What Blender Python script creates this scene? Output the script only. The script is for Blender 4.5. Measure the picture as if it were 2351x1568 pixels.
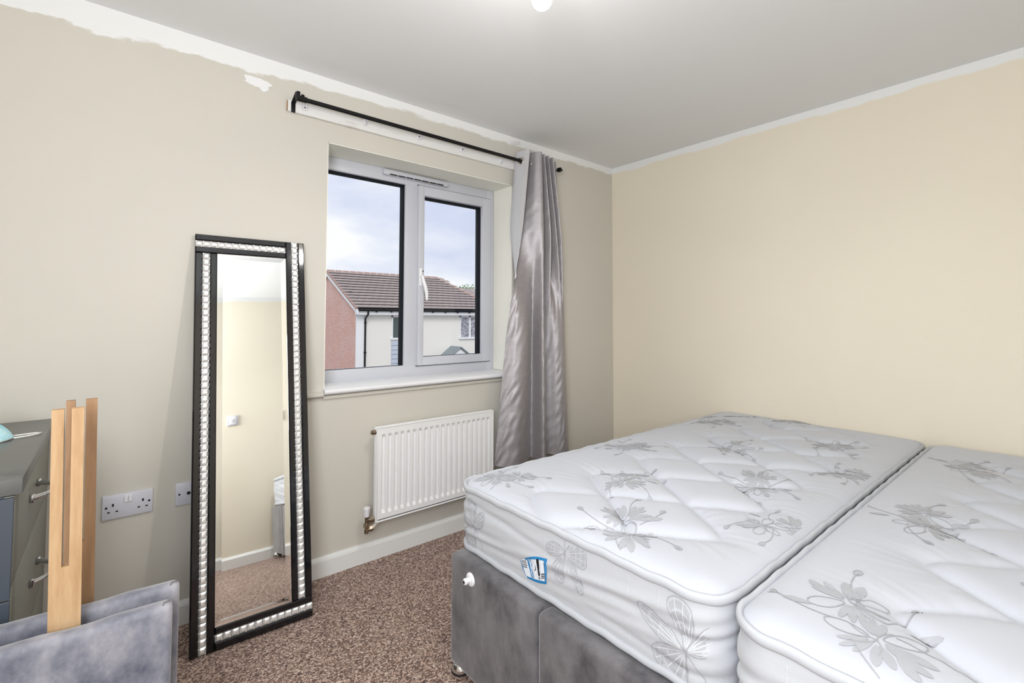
import bpy, bmesh, math, random
import numpy as np
from mathutils import Vector, Matrix
random.seed(7); np.random.seed(7)
for o in list(bpy.data.objects): bpy.data.objects.remove(o)
S = bpy.context.scene
COL = S.collection
R = math.radians
# ------------------------------------------------------------------ camera
H = 2.324                                   # ceiling height
cd = bpy.data.cameras.new('camera'); cam = bpy.data.objects.new('camera', cd); COL.objects.link(cam)
cd.sensor_width = 36; cd.lens = 1097.68 / 2351 * 36; cd.shift_y = -98.85 / 2351; cd.clip_start = .02; cd.clip_end = 500
cam.location = (-2.9032, -2.2767, 1.1834)
yw, pt, rl = R(39.9833), R(2.3471), R(.134)
Fv = Vector((math.sin(yw)*math.cos(pt), math.cos(yw)*math.cos(pt), math.sin(pt)))
Rv = Vector((math.cos(yw), -math.sin(yw), 0)); Uv = Rv.cross(Fv)
R2 = Rv*math.cos(rl) + Uv*math.sin(rl); U2 = -Rv*math.sin(rl) + Uv*math.cos(rl)
cam.rotation_euler = Matrix((R2, U2, -Fv)).transposed().to_euler()
S.camera = cam
# ------------------------------------------------------------------ exposure, sky, lights
vs = S.view_settings
vs.view_transform = 'Standard'; vs.look = 'None'; vs.gamma = 1; vs.use_curve_mapping = False; vs.exposure = 0.0
SKY = 1.1; DOOR_FILL_W = 14.0; BULB_W = 19.0; GLOW_W = 4.5; CORNER_FILL_W = 38.0; UP_FILL_W = 6.0; SUN = 1.3
w = bpy.data.worlds.new('sky'); S.world = w; w.use_nodes = True
nt = w.node_tree; nt.nodes.clear()
def N(nt, t, **k):
    n = nt.nodes.new(t)
    for a, b in k.items():
        if a.startswith('i_'): n.inputs[a[2:]].default_value = b
        else: setattr(n, a, b)
    return n
def ramp(nt, stops, interp='LINEAR'):
    n = nt.nodes.new('ShaderNodeValToRGB'); n.color_ramp.interpolation = interp
    e = n.color_ramp.elements
    while len(e) < len(stops): e.new(.5)
    for i, (p, c) in enumerate(stops):
        e[i].position = p; e[i].color = tuple(c) + (1,) if len(c) == 3 else c
    return n
tc = N(nt, 'ShaderNodeTexCoord'); mp = N(nt, 'ShaderNodeMapping'); mp.inputs['Scale'].default_value = (1, 1, 2.6); mp.inputs['Location'].default_value = (.3, .1, .22)
nz = N(nt, 'ShaderNodeTexNoise'); nz.inputs['Scale'].default_value = 3.0; nz.inputs['Detail'].default_value = 6; nz.inputs['Roughness'].default_value = .52
rp = ramp(nt, [(.32, (.64, .69, .86)), (.47, (.80, .83, .92)), (.58, (.97, .97, .98))])
bg = N(nt, 'ShaderNodeBackground'); bg.inputs['Strength'].default_value = SKY
out = N(nt, 'ShaderNodeOutputWorld')
nt.links.new(tc.outputs['Generated'], mp.inputs['Vector']); nt.links.new(mp.outputs[0], nz.inputs['Vector'])
nt.links.new(nz.outputs['Fac'], rp.inputs[0]); nt.links.new(rp.outputs[0], bg.inputs['Color']); nt.links.new(bg.outputs[0], out.inputs[0])

def area_light(name, loc, rot, sx, sy, power, col):
    l = bpy.data.lights.new(name, 'AREA'); l.shape = 'RECTANGLE'; l.size = sx; l.size_y = sy; l.energy = power; l.color = col
    o = bpy.data.objects.new(name, l); o.location = loc; o.rotation_euler = rot; COL.objects.link(o); return o
# added fill light in the assumed doorway behind the camera
area_light('door_fill', (-3.36, -3.25, 1.05), (R(90), 0, 0), .74, 1.8, DOOR_FILL_W, (.90, .945, 1))

# veiled sun high behind our house, lighting the house across the road
sl_ = bpy.data.lights.new('veiled_sun', 'SUN'); sl_.energy = SUN; sl_.angle = R(25); sl_.color = (1, .97, .92)
so_ = bpy.data.objects.new('veiled_sun', sl_); so_.rotation_euler = (R(48), 0, R(-28)); COL.objects.link(so_)
# added fill lights behind the camera: a corner panel and one facing the ceiling
def aim(az, el): return (R(90+el), 0, -R(az))
area_light('corner_fill', (-3.45, -2.45, 1.45), aim(65, 4), .7, .9, CORNER_FILL_W, (.915, .95, 1))
area_light('up_fill', (-2.95, -2.20, 1.62), (R(180), 0, 0), .6, .6, UP_FILL_W, (.90, .945, 1))

# ------------------------------------------------------------------ helpers
def mesh(name, v, f, mat=None, parent=None, smooth=False, loc=None, auto=None):
    me = bpy.data.meshes.new(name); me.from_pydata([tuple(map(float, p)) for p in v], [], [tuple(map(int, q)) for q in f]); me.update()
    if smooth: me.polygons.foreach_set('use_smooth', [True]*len(me.polygons))
    if auto:
        me.polygons.foreach_set('use_smooth', [True]*len(me.polygons)); me.set_sharp_from_angle(angle=R(auto))
    o = bpy.data.objects.new(name, me); COL.objects.link(o)
    if mat: me.materials.append(mat)
    if parent: o.parent = parent
    if loc: o.location = loc
    return o
class MB:
    def __init__(s): s.v = []; s.f = []
    def add(s, v, f):
        b = len(s.v); s.v += [tuple(p) for p in v]; s.f += [tuple(i+b for i in q) for q in f]; return s
    def box(s, x0, x1, y0, y1, z0, z1, bev=0, M=None, seg=2):
        if bev:
            bm = bmesh.new(); bmesh.ops.create_cube(bm, size=1)
            for p in bm.verts: p.co = Vector(((x0+x1)/2+p.co.x*(x1-x0), (y0+y1)/2+p.co.y*(y1-y0), (z0+z1)/2+p.co.z*(z1-z0)))
            bmesh.ops.bevel(bm, geom=bm.edges[:], offset=bev, segments=seg, affect='EDGES', profile=.5)
            bm.verts.index_update(); v = [p.co.copy() for p in bm.verts]; f = [[q.index for q in fa.verts] for fa in bm.faces]; bm.free()
        else:
            v = [Vector(p) for p in ((x0,y0,z0),(x1,y0,z0),(x1,y1,z0),(x0,y1,z0),(x0,y0,z1),(x1,y0,z1),(x1,y1,z1),(x0,y1,z1))]
            f = [(0,3,2,1),(4,5,6,7),(0,1,5,4),(1,2,6,5),(2,3,7,6),(3,0,4,7)]
        if M is not None: v = [M @ p for p in v]
        return s.add(v, f)
    def tube(s, pts, r, n=10, caps=True):
        pts = [Vector(p) for p in pts]; rs = r if isinstance(r, (list, tuple)) else [r]*len(pts)
        v = []; f = []; up = None
        for i, p in enumerate(pts):
            t = (pts[min(i+1, len(pts)-1)] - pts[max(i-1, 0)]).normalized()
            if up is None: up = t.orthogonal().normalized()
            up = (up - t*up.dot(t)); up = up.normalized() if up.length > 1e-6 else t.orthogonal().normalized()
            b = t.cross(up)
            for k in range(n):
                a = 2*math.pi*k/n; v.append(p + (up*math.cos(a) + b*math.sin(a))*rs[i])
        for i in range(len(pts)-1):
            for k in range(n): f.append((i*n+k, i*n+(k+1) % n, (i+1)*n+(k+1) % n, (i+1)*n+k))
        if caps: f.append(tuple(range(n-1, -1, -1))); f.append(tuple((len(pts)-1)*n+k for k in range(n)))
        return s.add(v, f)
    def lathe(s, prof, n=20, M=None):       # prof: (radius, height) about local z
        v = []; f = []
        for (r, z) in prof:
            for k in range(n):
                a = 2*math.pi*k/n; v.append(Vector((r*math.cos(a), r*math.sin(a), z)))
        for i in range(len(prof)-1):
            for k in range(n): f.append((i*n+k, i*n+(k+1) % n, (i+1)*n+(k+1) % n, (i+1)*n+k))
        f.append(tuple(range(n-1, -1, -1))); f.append(tuple((len(prof)-1)*n+k for k in range(n)))
        if M is not None: v = [M @ p for p in v]
        return s.add(v, f)
    def prism(s, poly, axis, a, b):         # extrude 2-D polygon along axis from a to b
        n = len(poly); v = []
        for c in (a, b):
            for (p, q) in poly: v.append((c, p, q) if axis == 'x' else (p, c, q) if axis == 'y' else (p, q, c))
        f = [tuple(range(n)), tuple(range(2*n-1, n-1, -1))] + [(i, (i+1) % n+0, n+(i+1) % n, n+i)[::-1] for i in range(n)]
        return s.add(v, f)
    def build(s, name, mat, parent=None, smooth=False, loc=None, auto=None, fix=True):
        o = mesh(name, s.v, s.f, mat, parent, smooth, loc, None)
        if fix:
            bm = bmesh.new(); bm.from_mesh(o.data); bmesh.ops.recalc_face_normals(bm, faces=bm.faces[:]); bm.to_mesh(o.data); bm.free()
        if auto:
            o.data.polygons.foreach_set('use_smooth', [True]*len(o.data.polygons)); o.data.set_sharp_from_angle(angle=R(auto))
        return o
def thing(name, label, cat, loc=(0, 0, 0), rot=(0, 0, 0), group=None):
    o = bpy.data.objects.new(name, None); o.empty_display_size = .1; COL.objects.link(o)
    o.location = loc; o.rotation_euler = rot; return tag(o, label, cat, group)
def tag(o, label, cat, group=None):
    o['label'] = label; o['category'] = cat
    if group: o['group'] = group
    return o
def struct(o): o['kind'] = 'structure'; return o
def copy_part(o, parent, loc=None, rot=None):
    c = o.copy(); COL.objects.link(c); c.parent = parent
    if loc is not None: c.location = loc
    if rot is not None: c.rotation_euler = rot
    return c
def Rot(axis, a): return Matrix.Rotation(a, 4, axis)
def T(*p): return Matrix.Translation(p)

# ------------------------------------------------------------------ materials
def mat(name, col=(.8, .8, .8), rough=.6, metal=0, spec=.5, sheen=0):
    m = bpy.data.materials.new(name); m.use_nodes = True
    b = m.node_tree.nodes['Principled BSDF']
    b.inputs['Base Color'].default_value = tuple(col)+(1,); b.inputs['Roughness'].default_value = rough
    b.inputs['Metallic'].default_value = metal; b.inputs['Specular IOR Level'].default_value = spec
    if sheen: b.inputs['Sheen Weight'].default_value = sheen; b.inputs['Sheen Roughness'].default_value = .4
    m.diffuse_color = tuple(col)+(1,)
    return m
def bs(m): return m.node_tree.nodes['Principled BSDF']
def noise_tex(m, scale, detail=4, rough=.55, stretch=None, kind='ShaderNodeTexNoise', rot=None):
    t = m.node_tree; tc = N(t, 'ShaderNodeTexCoord'); n = N(t, kind); n.inputs['Scale'].default_value = scale
    if kind == 'ShaderNodeTexNoise': n.inputs['Detail'].default_value = detail; n.inputs['Roughness'].default_value = rough
    mp = N(t, 'ShaderNodeMapping'); mp.inputs['Scale'].default_value = stretch or (1, 1, 1)
    if rot: mp.inputs['Rotation'].default_value = rot
    t.links.new(tc.outputs['Object'], mp.inputs[0]); t.links.new(mp.outputs[0], n.inputs['Vector'])
    return n
def colour_noise(m, scale, stops, detail=4, rough=.55, stretch=None, rot=None):
    n = noise_tex(m, scale, detail, rough, stretch, rot=rot); r = ramp(m.node_tree, stops)
    m.node_tree.links.new(n.outputs['Fac'], r.inputs[0]); m.node_tree.links.new(r.outputs[0], bs(m).inputs['Base Color'])
    return r
def bump(m, scale, strength=.2, dist=.002, detail=4, stretch=None, rot=None, src=None):
    t = m.node_tree; n = src or noise_tex(m, scale, detail, .6, stretch, rot=rot)
    b = N(t, 'ShaderNodeBump'); b.inputs['Strength'].default_value = strength; b.inputs['Distance'].default_value = dist
    t.links.new(n.outputs[0], b.inputs['Height'])
    prev = bs(m).inputs['Normal']
    if prev.is_linked: t.links.new(prev.links[0].from_socket, b.inputs['Normal'])
    t.links.new(b.outputs[0], prev); return m

def wall_paint(name, base, warm, band_expr):
    """cream emulsion with a ragged white cut-in band below the ceiling and old filler marks"""
    m = mat(name, base, .62, spec=.25); t = m.node_tree; L = t.links
    tc = N(t, 'ShaderNodeTexCoord'); sp = N(t, 'ShaderNodeSeparateXYZ'); L.new(tc.outputs['Object'], sp.inputs[0])
    big = N(t, 'ShaderNodeTexNoise'); big.inputs['Scale'].default_value = 1.1; big.inputs['Detail'].default_value = 5; L.new(tc.outputs['Object'], big.inputs['Vector'])
    base_r = ramp(t, [(.35, base), (.68, warm)]); L.new(big.outputs['Fac'], base_r.inputs[0])
    # band: z > H - width + ragged noise
    mpn = N(t, 'ShaderNodeMapping'); mpn.inputs['Scale'].default_value = (1, 1, 3.0); L.new(tc.outputs['Object'], mpn.inputs[0])
    rag = N(t, 'ShaderNodeTexNoise'); rag.inputs['Scale'].default_value = 5.5; rag.inputs['Detail'].default_value = 6; rag.inputs['Roughness'].default_value = .6; L.new(mpn.outputs[0], rag.inputs['Vector'])
    wid = band_expr(t, sp, L)
    a = N(t, 'ShaderNodeMath', operation='SUBTRACT'); L.new(sp.outputs['Z'], a.inputs[0]); a.inputs[1].default_value = H
    b = N(t, 'ShaderNodeMath', operation='ADD'); L.new(a.outputs[0], b.inputs[0]); L.new(wid, b.inputs[1])
    c = N(t, 'ShaderNodeMath', operation='MULTIPLY_ADD'); L.new(rag.outputs['Fac'], c.inputs[0]); c.inputs[1].default_value = .10; c.inputs[2].default_value = -.05
    cw = N(t, 'ShaderNodeMath', operation='MULTIPLY'); wf = N(t, 'ShaderNodeMath', operation='MULTIPLY'); L.new(wid, wf.inputs[0]); wf.inputs[1].default_value = 14.0
    L.new(c.outputs[0], cw.inputs[0]); L.new(wf.outputs[0], cw.inputs[1])
    d = N(t, 'ShaderNodeMath', operation='ADD'); L.new(b.outputs[0], d.inputs[0]); L.new(cw.outputs[0], d.inputs[1])
    mr = N(t, 'ShaderNodeMapRange'); mr.inputs['From Min'].default_value = -.004; mr.inputs['From Max'].default_value = .006; L.new(d.outputs[0], mr.inputs[0])
    mx = N(t, 'ShaderNodeMix', data_type='RGBA'); L.new(mr.outputs[0], mx.inputs[0]); L.new(base_r.outputs[0], mx.inputs[6]); mx.inputs[7].default_value = (.86, .86, .85, 1)
    # scattered scuffs
    vo = N(t, 'ShaderNodeTexVoronoi'); vo.inputs['Scale'].default_value = 5.0; L.new(tc.outputs['Object'], vo.inputs['Vector'])
    lt = N(t, 'ShaderNodeMath', operation='LESS_THAN'); L.new(vo.outputs['Distance'], lt.inputs[0]); lt.inputs[1].default_value = .016
    sf = N(t, 'ShaderNodeMath', operation='MULTIPLY'); L.new(lt.outputs[0], sf.inputs[0]); sf.inputs[1].default_value = .35
    m2 = N(t, 'ShaderNodeMix', data_type='RGBA'); L.new(sf.outputs[0], m2.inputs[0]); L.new(mx.outputs[2], m2.inputs[6]); m2.inputs[7].default_value = (.35, .30, .25, 1)
    L.new(m2.outputs[2], bs(m).inputs['Base Color'])
    bump(m, 60, .05, .002, 4)
    return m
def band_window(t, sp, L):      # wider towards the left end of the wall
    mr = N(t, 'ShaderNodeMapRange'); mr.inputs['From Min'].default_value = -3.2; mr.inputs['From Max'].default_value = -1.9
    mr.inputs['To Min'].default_value = .105; mr.inputs['To Max'].default_value = .052; L.new(sp.outputs['X'], mr.inputs[0]); return mr.outputs[0]
def band_right(t, sp, L):
    v = N(t, 'ShaderNodeValue'); v.outputs[0].default_value = .045; return v.outputs[0]
M = {}
M['wall_window'] = wall_paint('cream_wall_window', (.62, .592, .535), (.655, .622, .55), band_window)  # same cream paint, darkened to offset the strong light on this wall
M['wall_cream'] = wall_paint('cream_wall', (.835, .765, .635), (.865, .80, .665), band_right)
M['reveal'] = mat('reveal_paint', (.88, .87, .79), .6, spec=.3)
M['ceiling'] = mat('ceiling_paint', (.84, .845, .85), .8, spec=.2); bump(M['ceiling'], 40, .04, .002)
M['gloss_white'] = mat('gloss_white_paint', (.82, .82, .80), .3); bump(M['gloss_white'], 12, .03, .002)
M['upvc'] = mat('white_upvc', (.58, .59, .64), .28)
M['sill'] = mat('sill_paint', (.86, .86, .88), .35)
M['rubber'] = mat('black_gasket', (.005, .007, .012), .7, spec=.2)
M['black'] = mat('black_metal', (.004, .004, .004), .5, spec=.3)
M['white_plastic'] = mat('white_plastic', (.82, .82, .85), .3)
M['socket_plastic'] = mat('socket_plastic', (.66, .66, .72), .35)
M['dark_hole'] = mat('dark_hole', (.006, .006, .007), .6)
M['radiator'] = mat('radiator_enamel', (.86, .86, .86), .28)
M['nickel'] = mat('aged_nickel', (.42, .36, .28), .25, metal=1)
M['pipe_paint'] = mat('painted_pipe', (.72, .66, .56), .4)
M['chrome'] = mat('chrome', (.75, .76, .78), .07, metal=1)
M['mirror'] = mat('mirror_glass', (.92, .94, .93), .015, metal=1)
M['black_glass'] = mat('black_glass', (.006, .006, .008), .06, spec=.6)
M['crystal'] = mat('silvered_crystal', (.93, .93, .92), .30, metal=.6)
M['mdf'] = mat('mirror_backing', (.02, .02, .02), .6)
def carpet_mat():
    m = mat('brown_twist_carpet', (.4, .3, .25), .95, spec=.1, sheen=.25); t = m.node_tree; L = t.links
    tc = N(t, 'ShaderNodeTexCoord'); vo = N(t, 'ShaderNodeTexVoronoi'); vo.inputs['Scale'].default_value = 210
    wn = N(t, 'ShaderNodeTexNoise'); wn.inputs['Scale'].default_value = 90; wn.inputs['Detail'].default_value = 3
    mxv = N(t, 'ShaderNodeMix', data_type='VECTOR'); mxv.inputs[0].default_value = .012
    L.new(tc.outputs['Object'], wn.inputs['Vector']); L.new(tc.outputs['Object'], mxv.inputs[4]); L.new(wn.outputs['Color'], mxv.inputs[5]); L.new(mxv.outputs[1], vo.inputs['Vector'])
    sp = N(t, 'ShaderNodeSeparateColor'); L.new(vo.outputs['Color'], sp.inputs[0])
    r = ramp(t, [(0, (.085, .043, .032)), (.25, (.18, .098, .072)), (.5, (.35, .215, .16)), (.75, (.58, .405, .325)), (1, (.84, .66, .56))]); L.new(sp.outputs[0], r.inputs[0])
    L.new(r.outputs[0], bs(m).inputs['Base Color'])
    b = N(t, 'ShaderNodeBump'); b.inputs['Strength'].default_value = .9; b.inputs['Distance'].default_value = .006; b.invert = True
    L.new(vo.outputs['Distance'], b.inputs['Height']); L.new(b.outputs[0], bs(m).inputs['Normal'])
    return m
M['carpet'] = carpet_mat()
def velvet(name, lo, hi, dark):
    m = mat(name, lo, .75, spec=.25, sheen=.55)
    colour_noise(m, 9, [(.33, dark), (.47, lo), (.62, hi)], detail=6, rough=.62, stretch=(1, 1, .7))
    bump(m, 22, .12, .006, 4); return m
M['velvet'] = velvet('grey_velvet', (.128, .122, .130), (.185, .176, .186), (.060, .058, .066))
M['velvet_blue'] = velvet('blue_grey_velvet', (.20, .205, .245), (.36, .35, .385), (.075, .083, .12))
M['fabric'] = mat('mattress_damask', (.56, .58, .635), .75, spec=.2, sheen=.2); bump(M['fabric'], 260, .05, .0006, 2)
M['fabric_side'] = mat('mattress_side_damask', (.555, .570, .605), .7, spec=.25, sheen=.2); bump(M['fabric_side'], 16, .25, .004, 4, stretch=(1, .35, 2.2))
M['tape'] = mat('edge_tape', (.535, .553, .590), .7, spec=.2); bump(M['tape'], 160, .1, .001, 2)
M['print'] = mat('woven_flower_grey', (.445, .458, .492), .6, spec=.3)
M['print_line'] = mat('woven_line_grey', (.40, .405, .43), .6, spec=.3)
M['print_light'] = mat('woven_thread_white', (.68, .69, .72), .5, spec=.4)
M['ink'] = mat('black_ink', (.008, .008, .012), .5)
M['label_blue'] = mat('label_blue', (.015, .20, .47), .5); M['label_white'] = mat('label_white', (.82, .86, .92), .5)
def satin():
    m = mat('silver_satin', (.42, .39, .40), .49, metal=.5, spec=.5, sheen=.1)
    colour_noise(m, 30, [(.3, (.365, .342, .357)), (.7, (.40, .376, .391))], detail=3, stretch=(.7, .7, 1.5))
    bump(m, 70, .13, .003, 5, stretch=(.5, .5, 2.2)); bump(m, 12, .22, .008, 5, stretch=(1, 1, 1.3)); return m
M['satin'] = satin()
M['lining'] = mat('curtain_lining', (.56, .56, .58), .8, spec=.2)
M['satin_hem'] = mat('silver_satin_hem', (.62, .61, .62), .4, metal=.2); bump(M['satin_hem'], 40, .3, .004, 3)
def wood(name, a, b, c):
    m = mat(name, a, .55, spec=.3)
    colour_noise(m, 14, [(.3, b), (.5, a), (.72, c)], detail=6, rough=.65, stretch=(3, 3, .35)); bump(m, 40, .08, .002, 4, stretch=(3, 3, .2)); return m
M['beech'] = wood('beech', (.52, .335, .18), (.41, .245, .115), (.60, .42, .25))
M['beech_dark'] = wood('darker_beech', (.38, .225, .125), (.29, .165, .085), (.46, .29, .17))  # darker brown wood tone, for the rear board and batten end
M['chest_top'] = mat('grey_chest_top', (.125, .128, .122), .32); M['chest_olive'] = mat('grey_olive_front', (.235, .235, .200), .42)
M['chest_side'] = mat('blue_grey_side', (.055, .067, .088), .42)
M['mask_blue'] = mat('mask_blue', (.16, .62, .72), .7, sheen=.2); colour_noise(M['mask_blue'], 30, [(.35, (.22, .62, .72)), (.65, (.60, .84, .88))], 3)
M['mask_white'] = mat('mask_elastic', (.80, .80, .76), .8)
m = mat('lit_bulb', (1, 1, 1), .3); bs(m).inputs['Emission Color'].default_value = (1, .93, .80, 1); bs(m).inputs['Emission Strength'].default_value = 6; M['bulb'] = m
def glass(name, refl):
    m = bpy.data.materials.new(name); m.use_nodes = True; t = m.node_tree; t.nodes.clear()
    tr = N(t, 'ShaderNodeBsdfTransparent'); tr.inputs[0].default_value = (.97, .98, .985, 1); gl = N(t, 'ShaderNodeBsdfGlossy'); gl.inputs['Roughness'].default_value = .02
    fr = N(t, 'ShaderNodeFresnel'); fr.inputs[0].default_value = 1.4; mu = N(t, 'ShaderNodeMath', operation='MULTIPLY'); mu.inputs[1].default_value = refl
    mx = N(t, 'ShaderNodeMixShader'); o = N(t, 'ShaderNodeOutputMaterial')
    t.links.new(fr.outputs[0], mu.inputs[0]); t.links.new(mu.outputs[0], mx.inputs[0]); t.links.new(tr.outputs[0], mx.inputs[1]); t.links.new(gl.outputs[0], mx.inputs[2]); t.links.new(mx.outputs[0], o.inputs[0]); return m
M['glass'] = glass('window_glass', .5)

# ------------------------------------------------------------------ room shell
XL, YF = -3.85, -2.86                        # left wall, wall behind the camera
WX0, WX1, WZ0, WZ1 = -2.136, -.993, .835, 2.0167
fl = struct(MB().box(XL-.1, .1, YF-.1, .1, -.12, 0).build('floor', M['carpet']))
ce = struct(MB().box(XL-.1, .1, YF-.1, .26, H, H+.12).build('ceiling', M['ceiling']))
wb = MB()
wb.box(XL-.1, WX0, 0, .25, 0, H).box(WX1, .1, 0, .25, 0, H).box(WX0, WX1, 0, .25, 0, WZ0).box(WX0, WX1, 0, .25, WZ1, H)
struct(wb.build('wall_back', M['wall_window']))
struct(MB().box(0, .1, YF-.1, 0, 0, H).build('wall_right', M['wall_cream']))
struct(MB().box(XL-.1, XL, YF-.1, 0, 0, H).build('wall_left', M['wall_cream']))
DX0, DX1, DZ = -3.74, -2.98, 2.0  # assumed doorway, opened for the added fill light
wf = MB().box(XL, DX0, YF-.1, YF, 0, H).box(DX1, 0, YF-.1, YF, 0, H).box(DX0, DX1, YF-.1, YF, DZ, H)
struct(wf.build('wall_front', M['wall_cream']))
# assumed landing beyond the doorway, a shell closing it against sky light
struct(MB().box(-4.3, -1.9, -4.4, -4.3, 0, H).box(-4.3, -4.2, -4.3, YF-.1, 0, H).box(-2.0, -1.9, -4.3, YF-.1, 0, H).build('wall_landing', M['wall_cream']))
struct(MB().box(-4.3, -1.9, -4.4, YF-.1, -.12, 0).build('floor_landing', M['carpet']))
struct(MB().box(-4.3, -1.9, -4.4, YF-.1, H, H+.1).build('ceiling_landing', M['ceiling']))
dr = struct(thing('door_1', 'x', 'x')); del dr['label']; del dr['category']
for (a, b, z0, z1) in ((DX0-.06, DX0, 0, DZ+.06), (DX1, DX1+.06, 0, DZ+.06), (DX0-.06, DX1+.06, DZ, DZ+.06)):
    MB().box(a, b, YF, YF+.016, z0, z1, .004).build('architrave', M['gloss_white'], dr)
# slips of plaster lining the window reveal
rv = MB().box(WX1-.004, WX1, .002, .185, WZ0+.02, WZ1).box(WX0, WX0+.004, .002, .185, WZ0+.02, WZ1).box(WX0, WX1, .002, .185, WZ1-.004, WZ1)
struct(rv.build('trim_1', M['reveal']))
# skirting boards
def skirting(name, axis, a, b, at, sgn):
    prof = [(0, 0), (.016*sgn, 0), (.016*sgn, .070), (.013*sgn, .078), (.006*sgn, .0885), (0, .0885)]
    prof = [(at+p, z) for p, z in prof]
    o = MB().prism(prof, axis, a, b).build(name, M['gloss_white']); return struct(o)
skirting('baseboard_back', 'x', XL, 0, 0, -1)
mb = MB().prism([(0+p, z) for p, z in ((0, 0), (-.016, 0), (-.016, .07), (-.006, .0885), (0, .0885))], 'y', YF, 0)
struct(mb.build('baseboard_right', M['gloss_white']))
mb = MB()
for a, b in ((XL, DX0-.06), (DX1+.06, 0)): mb.prism([(YF, 0), (YF+.016, 0), (YF+.016, .07), (YF+.006, .0885), (YF, .0885)], 'x', a, b)
struct(mb.build('baseboard_front', M['gloss_white']))
# decorator's filler on the window wall
bmv = []; n = 26
def blot(cx, cz, rx, rz, seed, y=-.0012):
    rnd = random.Random(seed); pts = []
    for k in range(30):
        a = 2*math.pi*k/30; q = 1 + .14*math.sin(3*a+seed) + .08*math.sin(5*a+seed*2) + .05*math.sin(11*a)+rnd.uniform(-.03, .03)
        pts.append((cx+rx*q*math.cos(a), y, cz+rz*q*math.sin(a)))
    return [(cx, y-.001, cz)] + pts, [(0, i+1, (i+1) % 30+1) for i in range(30)]
M['filler'] = mat('wall_filler', (.86, .86, .86), .8)
mb = MB(); mb.add(*blot(-2.445, 2.207, .052, .020, 1)); mb.add(*blot(-2.42, 2.197, .025, .024, 5))
struct(mb.build('trim_2', M['filler'], fix=False))

fk = MB().add([(-1.03, -.002, 2.262), (-.925, -.002, 2.290), (-.93, -.003, 2.312), (-.98, -.016, 2.296), (-1.02, -.012, 2.275)], [(0, 1, 2, 3, 4)])
struct(fk.build('trim_3', M['filler'], fix=False))
# ------------------------------------------------------------------ window
win = struct(thing('window_1', 'x', 'x')); del win['label']; del win['category']
y0, y1 = .185, .25
FX0, FX1, FZ0, FZ1 = WX0, WX1-.002, .846, WZ1-.002
def bar(name, x0, x1, z0, z1, ya=y0, yb=y1, m='upvc', bev=.006, parent=win): return MB().box(x0, x1, ya, yb, z0, z1, bev).build(name, M[m], parent, auto=35)
bar('frame', FX0, FX0+.068, FZ0, FZ1); bar('frame', FX1-.062, FX1, FZ0, FZ1)
bar('frame', FX0+.06, FX1-.055, FZ1-.070, FZ1); bar('frame', FX0+.06, FX1-.055, FZ0, FZ0+.069)
bar('mullion', -1.632, -1.553, FZ0+.06, FZ1-.06)
# bead of the fixed pane: thin slope
sash = struct(thing('sash', 'x', 'x')); del sash['label']; del sash['category']; sash.parent = win
SX0, SX1, SZ0, SZ1 = -1.556, -1.030, .909, 1.953
ys = .168
def sb(x0, x1, z0, z1): MB().box(x0, x1, ys, y1-.01, z0, z1, .007).build('sash_rail', M['upvc'], sash, auto=35)
sb(SX0, SX0+.040, SZ0, SZ1); sb(SX1-.066, SX1, SZ0, SZ1); sb(SX0+.03, SX1-.06, SZ1-.058, SZ1); sb(SX0+.03, SX1-.06, SZ0, SZ0+.049)
# thin dark shadow gap round the sash is a rubber seal
g = MB(); q = .0035
g.box(SX0-q, SX1+q, .182, .188, SZ1, SZ1+q).box(SX1, SX1+q, .182, .188, SZ0-q, SZ1+q).box(SX0-q, SX1+q, .182, .188, SZ0-q, SZ0)
g.build('seal', M['rubber'], sash)
def glazing(x0, x1, z0, z1, ya, yb, parent):
    MB().box(x0-.004, x1+.004, (ya+yb)/2-.002, (ya+yb)/2+.002, z0-.004, z1+.004).build('pane', M['glass'], parent)
    gk = MB(); t = .010
    gk.box(x0, x0+.004, ya, yb+.02, z0, z1).box(x1-t, x1, ya, yb+.02, z0, z1).box(x0, x1, ya, yb+.02, z1-t, z1).box(x0, x1, ya, yb, z0, z0+.004)
    gk.build('gasket', M['rubber'], parent)
glazing(FX0+.066, -1.630, FZ0+.066, FZ1-.068, .200, .222, win)
glazing(SX0+.038, SX1-.064, SZ0+.046, SZ1-.056, .196, .220, sash)
# handle on the sash
hd = MB().box(-1.552, -1.532, .160, .170, 1.365, 1.470, .004).lathe([(.008, 0), (.008, .016), (.006, .02)], 12, T(-1.542, .16, 1.42) @ Rot('X', R(90)))
hd.tube([(-1.542, .142, 1.420), (-1.538, .139, 1.395), (-1.526, .137, 1.36), (-1.518, .137, 1.325), (-1.515, .139, 1.285)], [.008, .010, .0105, .010, .007], 10)
hn = hd.build('handle', M['sill'], sash, auto=40)
MB().lathe([(.004, 0), (.004, .002)], 10, T(-1.542, .1405, 1.45) @ Rot('X', R(90))).build('screw_cap', M['dark_hole'], hn)
# trickle vent
vt = MB().box(-1.778, -1.358, .160, .187, 1.972, 2.004, .008).build('trickle_vent', M['upvc'], win, auto=35)
sl = MB()
for k in range(7):
    a = -1.742 + k*.050; sl.box(a, a+.044, .1585, .162, 1.974, 1.980)
sl.build('vent_slot', M['dark_hole'], vt)
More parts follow.
